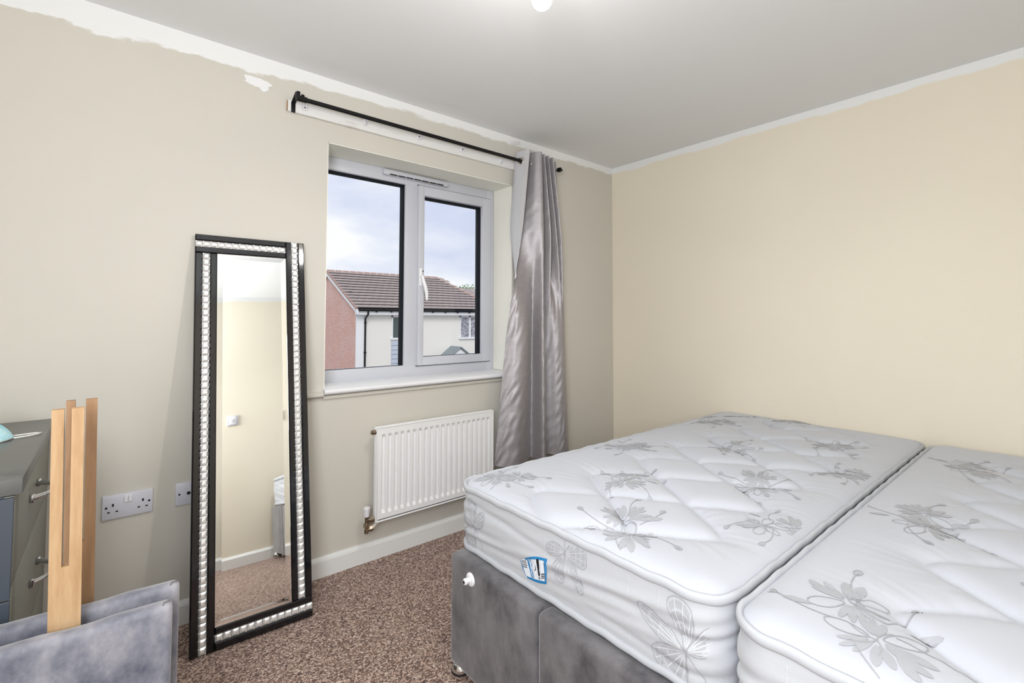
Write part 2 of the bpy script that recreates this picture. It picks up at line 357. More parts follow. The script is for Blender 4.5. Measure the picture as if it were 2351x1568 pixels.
# sill board with rounded nose and a painted horn to the left
prof = [(.19, .822), (.19, .852), (-.022, .852), (-.030, .848), (-.033, .840), (-.030, .831), (-.022, .826), (0, .826), (.0, .822)]
MB().prism(prof, 'x', WX0-.004, WX1+.09).build('sill', M['sill'], win, auto=40)
MB().prism([(0, .812), (-.014, .814), (-.024, .822), (-.024, .832), (-.014, .840), (0, .842)], 'x', -2.235, WX0-.006).build('sill_horn', M['wall_window'], win, auto=40)
MB().prism([(0, .806), (-.012, .806), (-.014, .82), (0, .824)], 'x', WX0-.004, WX1+.08).build('sill_mould', M['wall_window'], win, auto=40)

# ------------------------------------------------------------------ house across the road
def brick_mat():
    m = mat('red_brick', (.5, .2, .15), .85); t = m.node_tree; L = t.links
    tc = N(t, 'ShaderNodeTexCoord'); sp = N(t, 'ShaderNodeSeparateXYZ'); cb = N(t, 'ShaderNodeCombineXYZ')
    L.new(tc.outputs['Object'], sp.inputs[0]); L.new(sp.outputs['Y'], cb.inputs[0]); L.new(sp.outputs['Z'], cb.inputs[1])
    br = N(t, 'ShaderNodeTexBrick'); br.inputs['Scale'].default_value = 1; br.inputs['Brick Width'].default_value = .225; br.inputs['Row Height'].default_value = .075; br.inputs['Mortar Size'].default_value = .009
    br.inputs['Color1'].default_value = (.66, .30, .24, 1); br.inputs['Color2'].default_value = (.74, .40, .32, 1); br.inputs['Mortar'].default_value = (.76, .67, .63, 1)
    L.new(cb.outputs[0], br.inputs['Vector'])
    nz = N(t, 'ShaderNodeTexNoise'); nz.inputs['Scale'].default_value = .9; nz.inputs['Detail'].default_value = 4; L.new(tc.outputs['Object'], nz.inputs['Vector'])
    mr = N(t, 'ShaderNodeMapRange'); mr.inputs['From Min'].default_value = .45; mr.inputs['From Max'].default_value = .75; mr.inputs['To Max'].default_value = .4; L.new(nz.outputs['Fac'], mr.inputs[0])
    mx = N(t, 'ShaderNodeMix', data_type='RGBA'); L.new(mr.outputs[0], mx.inputs[0]); L.new(br.outputs['Color'], mx.inputs[6]); mx.inputs[7].default_value = (.70, .58, .58, 1)
    L.new(mx.outputs[2], bs(m).inputs['Base Color']); return m
M['brick'] = brick_mat()
M['render'] = mat('cream_render', (.87, .84, .79), .9); M['upvc_far'] = mat('house_white_upvc', (.88, .88, .90), .4)
M['roof_tile'] = mat('concrete_roof_tile', (.3, .25, .25), .9); colour_noise(M['roof_tile'], 2.2, [(.25, (.25, .205, .205)), (.5, (.36, .305, .30)), (.75, (.50, .43, .425))], 6, .7)
M['ridge_tile'] = mat('ridge_tile', (.42, .28, .25), .9); M['mortar'] = mat('ridge_mortar', (.72, .66, .62), .9)
M['far_glass'] = mat('house_glass', (.03, .06, .055), .08, spec=.8); M['net'] = mat('net_curtain', (.40, .40, .46), .8); colour_noise(M['net'], 7, [(.4, (.16, .16, .20)), (.62, (.62, .62, .68))], 6, .75)
M['clad'] = mat('blue_grey_cladding', (.52, .57, .66), .6); M['slate'] = mat('porch_slate', (.25, .29, .31), .7)
hx, hy, ez = 6.53, 21.15, 1.60
rx1, ry, rz = 13.62, 25.2, 3.78             # ridge right end
hb = thing('house', 'brick and cream rendered house with a brown tiled roof across the road', 'house', (hx, hy, -3.8))
def hp(mb, name, m, **k): 
    o = mb.build(name, M[m], hb, **k); o.data.transform(T(-hx, -hy, 3.8)); return o
WRX = 16.0
hp(MB().box(hx+.15, WRX, hy, hy+8.1, -3.8, ez-.15), 'front_wall', 'render')
hp(MB().prism([(hy+.02, -3.8), (hy+8.1, -3.8), (hy+8.1, ez-.1), (ry, rz-.2), (hy+.02, ez-.1)], 'x', hx, hx+.16), 'gable_wall', 'brick')
hp(MB().box(hx+.0, hx+.42, hy-.03, hy+.02, -3.8, ez-.20), 'corner_board', 'upvc_far')
hp(MB().box(hx-.05, WRX, hy-.30, hy+.02, ez-.27, ez-.05), 'fascia', 'upvc_far')
gt = MB().tube([(hx-.02, hy-.36, ez-.02), (WRX, hy-.36, ez-.02)], .075, 10); hp(gt, 'gutter', 'rubber', smooth=True)
for k in range(10): hp(MB().box(hx+.9+k*.82, hx+.96+k*.82, hy-.40, hy-.28, ez-.14, ez-.02), 'gutter_bracket', 'rubber')
dp = MB().tube([(7.02, hy-.36, ez-.05), (7.02, hy-.34, ez-.25), (7.0, hy-.06, ez-.45), (7.0, hy-.06, -3.8)], .045, 8)
for z in (.9, -.6, -2): dp.box(6.94, 7.06, hy-.10, hy, z, z+.06)
hp(dp, 'downpipe', 'rubber')
# roof deck, black to paint shade into the tile gaps; tiles in courses
slope = (rz-ez)/(ry-hy+.35); sl_len = math.hypot(rz-ez, ry-hy+.35); ang = math.atan(slope)
WR = 15.35                                   # eave corner under the hip
hp(MB().add([(hx-.08, hy-.35, ez-.03), (WR+.1, hy-.35, ez-.03), (rx1, ry, rz-.03), (hx-.08, ry, rz-.03), (hx-.08, hy+8.4, ez-.03), (WR+.1, hy+8.4, ez-.03)],
   [(0, 1, 2, 3), (3, 2, 5, 4), (1, 5, 2)]), 'roof_deck', 'rubber', fix=False)
NR = 13; tw = .40; cl = sl_len/NR
tv = MB().box(0, tw-.014, 0, cl*1.10, 0.085, .108, 0); tile_me = tv.build('roof_tile', M['roof_tile'], hb); cnt = 0; rest = MB()
tile_me.data.transform(Matrix.Identity(4))
first = True; Rt = Rot('X', ang); cand = []
for r in range(NR):
    d = r*cl; t = d/sl_len; yb = hy-.35+t*(ry-hy+.35); zb = ez+t*(rz-ez)
    xr = WR + (rx1-WR)*t
    x = hx-.10 - (tw/2 if r % 2 else 0)
    while x < xr-.05:
        xa = max(x, hx-.10); cand.append((xa, yb, zb, r, x, xr)); x += tw
vis = [c for c in cand if c[0] < 14.6][:295]
rnd = random.Random(3)
for i, c in enumerate(cand):
    tilt = Rot('X', ang-R(9.0)) @ Rot('Y', R(rnd.uniform(-.4, .4))); loc = Vector((c[0]-hx, c[1]-hy, c[2]+3.8+.02))
    if i < 295:
        o = tile_me if first else copy_part(tile_me, hb); first = False
        o.location = loc; o.rotation_euler = tilt.to_euler()
    else: rest.box(0, tw-.014, 0, cl*1.10, 0.085, .108, 0, T(*loc) @ tilt)
if rest.v: rr = rest.build('roof_tiles_far_end', M['roof_tile'], hb); rr['kind'] = 'stuff'
# ridge and hip tiles, bedded in pale mortar
def ridge_run(p, q, n, m='ridge_tile'):
    p, q = Vector(p), Vector(q)
    for k in range(n):
        a = p.lerp(q, k/n); b = p.lerp(q, (k+.93)/n)
        o = MB().tube([a, a.lerp(b, .5), b], .115, 8).build('ridge_tile', M['ridge_tile'], hb); o.data.transform(T(-hx, -hy, 3.8))
        c = p.lerp(q, (k+.90)/n); d = p.lerp(q, (k+1.0)/n)
        o = MB().tube([c, d], .118, 8).build('mortar_joint', M['mortar'], hb); o.data.transform(T(-hx, -hy, 3.8))
ridge_run((hx-.08, ry, rz+.02), (rx1, ry, rz+.02), 17)
ridge_run((rx1, ry, rz+.02), (WR+.1, hy-.35, ez+.04), 12)
# verge: barge board and dry verge caps up the gable
vb = MB(); 
for (a, b) in (((hy-.40, ez), (ry, rz)), ((ry, rz), (hy+8.5, ez))):
    vb.add([(hx-.12, a[0], a[1]-.24), (hx-.12, b[0], b[1]-.24), (hx-.12, b[0], b[1]-.03), (hx-.12, a[0], a[1]-.03), (hx-.04, a[0], a[1]-.24), (hx-.04, b[0], b[1]-.24), (hx-.04, b[0], b[1]-.03), (hx-.04, a[0], a[1]-.03)],
           [(0, 1, 2, 3), (4, 7, 6, 5), (0, 4, 5, 1), (3, 2, 6, 7), (0, 3, 7, 4), (1, 5, 6, 2)])
hp(vb, 'barge_board', 'upvc_far')
for k in range(13):
    t = (k+.5)/13; yb = hy-.35+t*(ry-hy+.35); zb = ez+t*(rz-ez)
    o = MB().box(-.07, .07, -.17, .17, -.03, .06, .02, T(hx-.10, yb, zb+.02) @ Rot('X', ang)).build('verge_cap', M['ridge_tile'], hb); o.data.transform(T(-hx, -hy, 3.8))
def far_window(x0, x1, z0, z1, panes, gm):
    mb = MB(); t = .07
    mb.box(x0, x1, hy-.05, hy+.02, z1-t, z1).box(x0-.05, x1+.05, hy-.10, hy+.02, z0-.07, z0+.03).box(x0, x0+t, hy-.05, hy+.02, z0, z1).box(x1-t, x1, hy-.05, hy+.02, z0, z1)
    for p in range(1, panes):
        xm = x0+(x1-x0)*p/panes; mb.box(xm-.06, xm+.06, hy-.05, hy+.02, z0, z1)
    f = hp(mb, 'house_window', 'upvc_far')
    for p in range(panes):
        a = x0+(x1-x0)*p/panes; b = x0+(x1-x0)*(p+1)/panes
        o = MB().box(a+.05, b-.05, hy-.02, hy-.012, z0+.02, z1-.05).build('house_pane', M[gm], f); o.data.transform(T(-hx, -hy, 3.8))
far_window(8.45, 9.85, .10, 1.28, 2, 'far_glass')
far_window(12.75, 14.15, .02, 1.30, 2, 'net')
for k in range(8):
    z = -.03 - k*.235
    o = hp(MB().prism([(hy-.075, z-.235), (hy-.045, z-.01), (hy+.0, z-.01), (hy+.0, z-.235)], 'x', 8.45, 9.85), 'cladding_board', 'clad')
pc = thing('porch_canopy', 'small slate pitched porch canopy on the cream house wall', 'canopy', (12.1, hy, -1.0)); 
pc.parent = hb; del pc['label']; del pc['category']; pc.location = (12.15-hx, 0, 2.86)
cx = 0
MB().add([(-.72, -1.0, -.0), (0, -1.0, .52), (0, 0, .52), (-.72, 0, .0), (-.72, -1.0, -.06), (0, -1.0, .46), (0, 0, .46), (-.72, 0, -.06)], [(0, 1, 2, 3), (7, 6, 5, 4), (0, 4, 5, 1), (0, 3, 7, 4), (1, 5, 6, 2)]).build('canopy_slope', M['slate'], pc)
MB().add([(.72, -1.0, -.0), (0, -1.0, .52), (0, 0, .52), (.72, 0, .0), (.72, -1.0, -.06), (0, -1.0, .46), (0, 0, .46), (.72, 0, -.06)], [(3, 2, 1, 0), (4, 5, 6, 7), (1, 5, 4, 0), (4, 7, 3, 0), (2, 6, 5, 1)]).build('canopy_slope', M['slate'], pc)
MB().prism([(-.62, -.04), (.62, -.04), (0, .41)], 'y', -.97, -.93).build('canopy_gable', M['upvc_far'], pc)
for s in (-1, 1): MB().tube([(s*.72, -1.02, -.03), (0, -1.02, .49)], .05, 6).build('canopy_verge', M['slate'], pc)
# further house and tree
fh = thing('house', 'pale far house with a grey roof glimpsed beyond the hip', 'house', (26.5, 36.5, -3.8))
MB().box(-3.2, 6, 0, 6, 0, 6.6).build('wall', M['upvc_far'], fh)
MB().add([(-3.6, -.3, 6.55), (6.2, -.3, 6.55), (4.6, 3, 8.1), (-2.0, 3, 8.1), (-3.6, 6.3, 6.55), (6.2, 6.3, 6.55)], [(0, 1, 2, 3), (3, 2, 5, 4), (0, 3, 4), (1, 5, 2)]).build('roof', M['roof_tile'], fh)
M['leaf'] = mat('tree_leaf', (.10, .19, .055), .8); colour_noise(M['leaf'], .8, [(.3, (.06, .13, .04)), (.7, (.22, .34, .13))], 4); M['bark'] = mat('bark', (.12, .09, .07), .9)
tr = thing('tree', 'leafy green tree rising behind the tiled roof across the road', 'tree', (33, 48, -3.8))
MB().tube([(0, 0, 0), (.1, 0, 3), (-.1, .1, 6.2), (.1, 0, 8.2)], [.35, .3, .2, .1], 8).build('trunk', M['bark'], tr)
mb = MB(); rnd = random.Random(11)
for k in range(3600):
    c = rnd.choice([(-3.6, 0, 7.2, 2.4), (-1.2, 0, 7.6, 2.2), (1.6, .2, 7.0, 2.3), (4, .2, 6.8, 2.2), (-5.2, 0, 7.6, 1.5)])
    th, ph, q = rnd.uniform(0, 6.283), math.acos(rnd.uniform(-1, 1)), rnd.uniform(.55, 1.05)
    p = Vector((c[0]+c[3]*q*math.sin(ph)*math.cos(th), c[1]+c[3]*q*math.sin(ph)*math.sin(th), c[2]+.72*c[3]*q*math.cos(ph)))
    a = Vector((rnd.gauss(0, 1), rnd.gauss(0, 1), rnd.gauss(0, 1))).normalized(); b = a.orthogonal().normalized(); s_ = rnd.uniform(.12, .26)
    mb.add([p-a*s_, p+b*s_*.6, p+a*s_, p-b*s_*.6], [(0, 1, 2, 3)])
cr = mb.build('crown', M['leaf'], tr, fix=False)
def verge_mat():
    m = mat('grass_verge', (.10, .15, .05), .95); colour_noise(m, .35, [(.30, (.11, .125, .085)), (.48, (.15, .15, .15)), (.75, (.18, .178, .175))], 6, .6); return m
struct(MB().box(-60, 80, .6, 120, -4.0, -3.8).build('ground', verge_mat()))

# ------------------------------------------------------------------ curtain rail, board, curtain
bd = thing('pelmet_board', 'long white painted batten fixed above the window with worn clips', 'board', (-1.6, 0, 2.134))
M['board'] = mat('worn_white_paint', (.80, .79, .76), .5); colour_noise(M['board'], 9, [(.30, (.55, .48, .42)), (.42, (.80, .79, .77)), (.8, (.84, .84, .83))], 6, .6, stretch=(.4, 1, 3))
e_ = MB().box(-2.3228, -2.3215, -.019, -.001, 2.112, 2.159).build('end_grain', M['beech_dark'], bd); e_.data.transform(T(1.6, 0, -2.134))
o = MB().box(-2.322, -.70, -.020, 0, 2.110, 2.161, .002).build('plank', M['board'], bd); o.data.transform(T(1.6, 0, -2.134))
for i, (cx, cz, rz_) in enumerate(((-2.253, 2.142, 0), (-1.965, 2.150, -.5), (-1.665, 2.149, 1.3), (-1.386, 2.144, 1.4), (-1.108, 2.138, 0))):
    m4 = T(cx, -.020, cz) @ Rot('Y', rz_)
    mb = MB().box(-.011, .011, -.010, 0, -.014, .014, .004, m4).box(-.010, -.004, -.022, -.008, -.010, .010, .002, m4).box(.003, .009, -.018, -.008, -.006, .012, .002, m4)
    c = mb.build('clip', M['white_plastic'], bd, auto=40); c.data.transform(T(1.6, 0, -2.134))
    h = MB().lathe([(.0035, 0), (.0035, .001)], 8, m4 @ T(.0, -.0105, -.004) @ Rot('X', R(90))).build('screw_hole', M['dark_hole'], c); h.data.transform(T(1.6, 0, -2.134))
RY, RZ = -.085, 2.1495
rod = thing('curtain_pole', 'black metal curtain pole on a cranked bracket above the window', 'curtain pole', (-1.6, RY, RZ))
def rp_(mb, name, m='black', **k): o = mb.build(name, M[m], rod, **k); o.data.transform(T(1.6, -RY, -RZ)); return o
rp_(MB().tube([(-2.275, RY, RZ), (-.72, RY, RZ)], .0100, 14), 'pole', auto=40)
rp_(MB().tube([(-2.305, RY, RZ), (-2.262, RY, RZ)], .0128, 14), 'end_cap', auto=40)
for bx in (-2.300, -.66):
    b_ = MB().box(bx-.009, bx+.009, -.024, -.0205, 2.105, 2.150, .001)
    b_.add([(bx-.009, -.024, 2.147), (bx+.009, -.024, 2.147), (bx+.009, RY, 2.172), (bx-.009, RY, 2.172), (bx-.009, -.0205, 2.150), (bx+.009, -.0205, 2.150), (bx+.009, RY+.002, 2.176), (bx-.009, RY+.002, 2.176)],
           [(0, 1, 2, 3), (4, 7, 6, 5), (0, 3, 7, 4), (1, 5, 6, 2), (0, 4, 5, 1), (3, 2, 6, 7)])
    b_.box(bx-.008, bx+.008, RY-.016, RY+.012, RZ-.002, RZ+.026, .004)
    b_.lathe([(.0075, 0), (.0075, .006), (.004, .009)], 12, T(bx+.022, RY, RZ+.012))
    br = rp_(b_, 'bracket', auto=40)
    h = MB().lathe([(.004, 0), (.004, .001)], 8, T(bx, -.0245, 2.132) @ Rot('X', R(90))).lathe([(.0025, 0), (.0025, .001)], 8, T(bx, -.0245, 2.114) @ Rot('X', R(90))).build('screw', M['chrome'], br); h.data.transform(T(1.6, -RY, -RZ))

levels = [
 (2.212, [(-.972, -.145), (-.984, -.10), (-.992, -.055), (-.985, -.025), (-.955, -.035), (-.935, -.085), (-.915, -.135), (-.885, -.155), (-.868, -.11), (-.866, -.04), (-.858, -.10), (-.845, -.14), (-.832, -.085), (-.828, -.04), (-.815, -.10), (-.806, -.135), (-.79, -.08), (-.782, -.04), (-.77, -.10), (-.758, -.13), (-.735, -.08), (-.715, -.045), (-.690, -.08)]),
 (1.75, [(-1.02, -.132), (-1.03, -.10), (-1.04, -.065), (-1.035, -.04), (-.995, -.05), (-.955, -.085), (-.92, -.125), (-.880, -.152), (-.855, -.12), (-.845, -.05), (-.825, -.09), (-.800, -.14), (-.785, -.09), (-.780, -.05), (-.765, -.085), (-.745, -.135), (-.732, -.10), (-.725, -.05), (-.71, -.085), (-.69, -.125), (-.67, -.09), (-.655, -.05), (-.643, -.07)]),
 (1.10, [(-1.103, -.085), (-1.085, -.105), (-1.06, -.128), (-1.02, -.140), (-.97, -.125), (-.92, -.095), (-.885, -.075), (-.880, -.140), (-.855, -.14), (-.81, -.085), (-.79, -.07), (-.765, -.095), (-.745, -.12), (-.72, -.135), (-.70, -.138), (-.685, -.135), (-.67, -.128), (-.655, -.12), (-.64, -.11), (-.628, -.10), (-.618, -.085), (-.610, -.065), (-.603, -.045)]),
 (.30, [(-1.187, -.078), (-1.16, -.10), (-1.12, -.125), (-1.07, -.145), (-1.01, -.130), (-.95, -.10), (-.895, -.078), (-.885, -.150), (-.855, -.150), (-.815, -.10), (-.785, -.08), (-.755, -.105), (-.725, -.135), (-.70, -.150), (-.68, -.152), (-.66, -.148), (-.645, -.14), (-.63, -.13), (-.617, -.115), (-.605, -.10), (-.593, -.08), (-.582, -.062), (-.573, -.045)])]
def catmull(P, u):
    P = np.array(P); n = len(P)-1; i = np.clip(np.floor(u*n).astype(int), 0, n-1); f = (u*n-i)[:, None]
    a = P[np.clip(i-1, 0, n)]; b = P[i]; c = P[i+1]; d = P[np.clip(i+2, 0, n)]
    return .5*((2*b)+(-a+c)*f+(2*a-5*b+4*c-d)*f**2+(-a+3*b-3*c+d)*f**3)
NU, NZ = 230, 150
u = np.linspace(0, 1, NU); curves = [catmull(l[1], u) for l in levels]; zl = [l[0] for l in levels]
zs = np.linspace(2.212, .325, NZ); P = np.zeros((NZ, NU, 3))
for k, z in enumerate(zs):
    j = 0
    while j < 2 and z < zl[j+1]: j += 1
    f = (zl[j]-z)/(zl[j]-zl[j+1]); f = min(max(f, 0), 1.05)
    a = curves[max(j-1, 0)]; b = curves[j]; c = curves[j+1]; d = curves[min(j+2, 3)]
    q = .5*((2*b)+(-a+c)*f+(2*a-5*b+4*c-d)*f**2+(-a+3*b-3*c+d)*f**3) if 0 < j < 2 else b+(c-b)*f
    P[k, :, :2] = q; P[k, :, 2] = z
for _ in range(40): P[1:-1, :, :2] = (P[:-2, :, :2]+2*P[1:-1, :, :2]+P[2:, :, :2])/4
# crumples in the satin
rn = np.random.RandomState(5); W_ = np.zeros((NZ, NU))
for k in range(46):
    fu, fz, ph = rn.uniform(2, 22), rn.uniform(4, 30), rn.uniform(0, 6.28); W_ += np.sin(2*np.pi*(fu*u[None, :]+fz*np.linspace(0, 1, NZ)[:, None])+ph)/46**.5
amp = .0011*np.linspace(.3, 1.4, NZ)[:, None]
# the folds stand a little deeper below the heading
yc_ = P[:, :, 1].mean(1, keepdims=True); dp_ = 1+.22*np.clip(np.linspace(0, 3, NZ), 0, 1)[:, None]; P[:, :, 1] = np.minimum(yc_+(P[:, :, 1]-yc_)*dp_, -.028)
P[:, :, 1] += W_*amp; P[:, :, 0] += .5*W_*amp
P[:, :, 2] += np.where(np.arange(NZ)[:, None] == NZ-1, .004*np.sin(9*u*6)[None, :], 0)
def grid_faces(nz, nu): return [(k*nu+i, k*nu+i+1, (k+1)*nu+i+1, (k+1)*nu+i) for k in range(nz-1) for i in range(nu-1)]
cu = thing('curtain', 'silver satin eyelet curtain gathered at the right of the window', 'curtain', (-.88, -.09, .325))
off = np.array([.88, .09, -.325])
dPu = np.gradient(P, axis=1); dPz = np.gradient(P, axis=0); nrm = np.cross(dPu, dPz); nrm /= np.linalg.norm(nrm, axis=2)[:, :, None]+1e-9
fp = mesh('satin_panel', (P+off).reshape(-1, 3), grid_faces(NZ, NU), M['satin'], cu, smooth=True)
sgn = 1
# side that shows through the first fold: lining lies 3 mm behind the face
test = nrm[5, 12]; sgn = 1 if test[0] < 0 else -1
nl = 28
PL = (P + sgn*nrm*.003)[:, 2:]
mesh('lining', (PL+off).reshape(-1, 3), grid_faces(NZ, NU-2), M['lining'], cu, smooth=True)
PH = (P + sgn*nrm*.0045)[:, :9]
mesh('hem', (PH+off).reshape(-1, 3), grid_faces(NZ, 9), M['satin_hem'], cu, smooth=True)
def ring(center, nv, r, rr, name):
    nv = Vector(nv).normalized(); a = nv.orthogonal().normalized(); b = nv.cross(a)
    pts = [Vector(center)+(a*math.cos(2*math.pi*k/28)+b*math.sin(2*math.pi*k/28))*r for k in range(29)]
    o = MB().tube(pts, rr, 8, caps=False).build(name, M['chrome'], cu, smooth=True); o.data.transform(T(*off)); return o
kz = int(np.argmin(np.abs(zs-(RZ-.006)))); ku = int(np.argmin(np.abs(P[kz, :40, 1]-RY))); en = sgn*nrm[kz, ku]; ec = P[kz, ku]+en*.0058
ring(ec, en, .0220, .0040, 'eyelet')
for x_ in (-.925, -.872, -.838, -.797, -.74): ring((x_, RY, RZ-.004), (-1, .25, 0), .0205, .0035, 'eyelet')
# metal lining of the first eyelet
q_ = Vector(en).to_track_quat('Z', 'Y').to_matrix().to_4x4(); mb = MB().lathe([(.0215, 0), (.0215, .0008)], 24, T(*(P[kz, ku]+en*.0050)) @ q_); o = mb.build('eyelet_lining', M['nickel'], cu); o.data.transform(T(*off))

# ------------------------------------------------------------------ radiator
ra = thing('radiator', 'white ribbed panel radiator on the wall under the window', 'radiator', (-1.559, 0, .208))
rx0, rx1_, rz0, rz1, ryf = -1.9137, -1.2044, .208, .6576, -.09
def rd(mb, name, m, **k): o = mb.build(name, M[m], ra, **k); o.data.transform(T(1.559, 0, -.208)); return o
nf = 20; pitch = (rx1_-rx0-.044)/nf; xs_ = [(rx0, -.004), (rx0+.004, 0), (rx0+.013, 0)]; 
xb = [rx0, rx0+.003, rx0+.014]; dep = [0, 0, 0]
for k in range(nf):
    a = rx0+.022+k*pitch; xb += [a+pitch*.20, a+pitch*.29, a+pitch*.74, a+pitch*.83]; dep += [0, 1, 1, 0]
xb += [rx1_-.014, rx1_-.003, rx1_]; dep += [0, 0, 0]
zb = [rz0, rz0+.003, rz0+.036, rz0+.052, rz1-.052, rz1-.036, rz1-.003, rz1]; zdep = [0, 0, 0, 1, 1, 0, 0, 0]
v = []
for zi, z in enumerate(zb):
    for xi, x in enumerate(xb):
        edge = .004 if xi in (0, len(xb)-1) or zi in (0, len(zb)-1) else 0
        v.append((x, ryf+edge+.0115*dep[xi]*zdep[zi], z))
o = mesh('front_panel', v, [q[::-1] for q in grid_faces(len(zb), len(xb))], M['radiator'], ra); o.data.transform(T(1.559, 0, -.208))
rd(MB().box(rx0, rx1_, ryf+.0125, ryf+.028, rz0, rz1, .003), 'panel_body', 'radiator', auto=35)
rim = MB()
rim.tube([(rx0+.004, ryf+.001, rz0+.003), (rx0+.004, ryf+.001, rz1-.004), (rx1_-.004, ryf+.001, rz1-.004), (rx1_-.004, ryf+.001, rz0+.003), (rx0+.004, ryf+.001, rz0+.003)], .0042, 8)
rd(rim, 'rolled_edge', 'radiator', auto=50)
rd(MB().box(rx0+.012, rx1_-.012, ryf-.0012, ryf+.002, rz0+.0095, rz0+.0125), 'bottom_seam', 'dark_hole')
rd(MB().box(rx0+.10, rx0+.14, ryf+.02, -.001, rz0+.05, rz1-.05, .003).box(rx1_-.14, rx1_-.10, ryf+.02, -.001, rz0+.05, rz1-.05, .003), 'wall_bracket', 'radiator')
vy = ryf+.013
rd(MB().tube([(rx0-.016, vy, rz1-.024), (rx0+.01, vy, rz1-.024)], .012, 12).tube([(rx0-.022, vy, rz1-.024), (rx0-.015, vy, rz1-.024)], .0085, 6), 'vent_plug', 'nickel', auto=40)
vx = -1.951
vv = MB().tube([(vx, vy, .182), (vx, vy, .252)], .0085, 12).tube([(vx, vy, .196), (vx, vy, .212)], .015, 6)
vv.tube([(vx, vy, .226), (vx+.016, vy, .226)], .010, 12).tube([(vx+.014, vy, .226), (vx+.034, vy, .226)], .0155, 6).tube([(vx, vy, .168), (vx, vy, .186)], .011, 12)
vv.tube([(vx, vy, .180), (vx+.012, vy-.0, .182), (vx+.022, vy, .184)], .0105, 12).tube([(vx+.014, vy, .183), (vx+.028, vy, .186)], .0135, 6)
vl = rd(vv, 'valve', 'nickel', auto=40)
o = MB().lathe([(.0095, 0), (.0115, .004), (.0165, .040), (.0155, .044), (.006, .046)], 8, T(vx, vy, .244)).build('valve_cap', M['white_plastic'], vl); o.data.transform(T(1.559, 0, -.208))
rd(MB().tube([(vx+.026, vy, .185), (vx+.05, vy+.005, .198), (vx+.12, vy+.03, .205), (vx+.20, .0, .206)], .0075, 10), 'supply_pipe', 'pipe_paint', auto=40)
rd(MB().tube([(vx+.032, vy, .226), (rx0+.012, vy, .226)], .009, 10), 'valve_tail', 'pipe_paint', auto=40)

# ------------------------------------------------------------------ sockets and switch
so = thing('wall_socket', 'white double power socket with two rocker switches left of the mirror', 'socket', (-2.835, 0, .498))
MB().box(-.073, .073, -.009, 0, -.043, .043, .003).build('face_plate', M['socket_plastic'], so, auto=35)
for x_ in (-.0062, .0062):
    MB().box(x_-.0058, x_+.0058, -.0135, -.008, .010, .034, .0015, seg=1).build('rocker', M['white_plastic'], so)
for x_ in (-.043, .043):
    MB().box(x_-.0028, x_+.0028, -.0096, -.008, .002, .012).build('earth_slot', M['dark_hole'], so)
    for d_ in (-.0115, .0115): MB().box(x_+d_-.0038, x_+d_+.0038, -.0096, -.008, -.019, -.0145).build('pin_slot', M['dark_hole'], so)
for x_ in (-.0615, .0615): MB().lathe([(.0038, 0), (.0038, .0012)], 10, T(x_, -.0086, .0) @ Rot('X', R(90))).build('screw', M['dark_hole'], so)
s2 = thing('aerial_socket', 'white aerial socket plate half hidden behind the mirror', 'socket', (-2.650, 0, .497))
MB().box(-.043, .043, -.009, 0, -.043, .043, .003).build('face_plate', M['socket_plastic'], s2, auto=35)
MB().lathe([(.0065, 0), (.0065, .002)], 14, T(0, -.0086, 0) @ Rot('X', R(90))).build('aerial_port', M['dark_hole'], s2)
for x_ in (-.030, .030): MB().lathe([(.0036, 0), (.0036, .0012)], 10, T(x_, -.0086, .0) @ Rot('X', R(90))).build('screw', M['dark_hole'], s2)
sw = thing('light_switch', 'white light switch on the wall behind the camera seen in the mirror', 'light switch', (-2.266, YF, 1.168))
MB().box(-.043, .043, 0, .010, -.043, .043, .003).build('face_plate', M['socket_plastic'], sw, auto=35)
kn = MB().box(-.026, .026, .008, .016, -.036, .030, .003).build('rocker_plate', M['white_plastic'], sw, auto=35)
MB().box(-.011, .011, .014, .020, -.012, .014, .003).build('rocker', M['socket_plastic'], kn, auto=35)

# ------------------------------------------------------------------ pendant bulb
bx, by, bz = -1.972, -1.298, 2.105
bl = thing('pendant_light', 'bare glowing bulb hanging from the white ceiling', 'light', (bx, by, H))
MB().lathe([(.001, -.005), (.04, -.004), (.048, 0), (.05, 0)], 20).lathe([(.05, 0), (.047, -.012), (.030, -.024), (.006, -.028)], 20).build('ceiling_rose', M['white_plastic'], bl, smooth=True)
MB().tube([(0, 0, -.026), (0, 0, -.095)], .003, 8).build('flex', M['white_plastic'], bl, smooth=True)
MB().lathe([(.006, -.090), (.014, -.098), (.019, -.112), (.019, -.150), (.015, -.152)], 18).build('lamp_holder', M['white_plastic'], bl, auto=40)
prof = [(.0135, -.150), (.0150, -.162)] + [(.030*math.sin(t), -.2185+.030*-math.cos(math.pi-t)*-1*-1) for t in np.linspace(2.55, .02, 14)]
prof = [(.0135, -.150), (.015, -.165)] + [(.030*math.sin(a), -.2185+.030*math.cos(a)) for a in np.linspace(.62, math.pi-.02, 16)]
MB().lathe(prof, 24).build('bulb', M['bulb'], bl, smooth=True)
# LED bulb: most of its light leaves below the plastic collar
pl_ = bpy.data.lights.new('bulb_light', 'SPOT'); pl_.energy = BULB_W; pl_.color = (1, .975, .94); pl_.shadow_soft_size = .032; pl_.spot_size = R(176); pl_.spot_blend = .55
po = bpy.data.objects.new('bulb_light', pl_); po.location = (bx, by, H-.2185-.03-.035); COL.objects.link(po)
pg_ = bpy.data.lights.new('bulb_glow', 'POINT'); pg_.energy = GLOW_W; pg_.color = (1, .975, .94); pg_.shadow_soft_size = .032
pg = bpy.data.objects.new('bulb_glow', pg_); pg.location = po.location; COL.objects.link(pg)

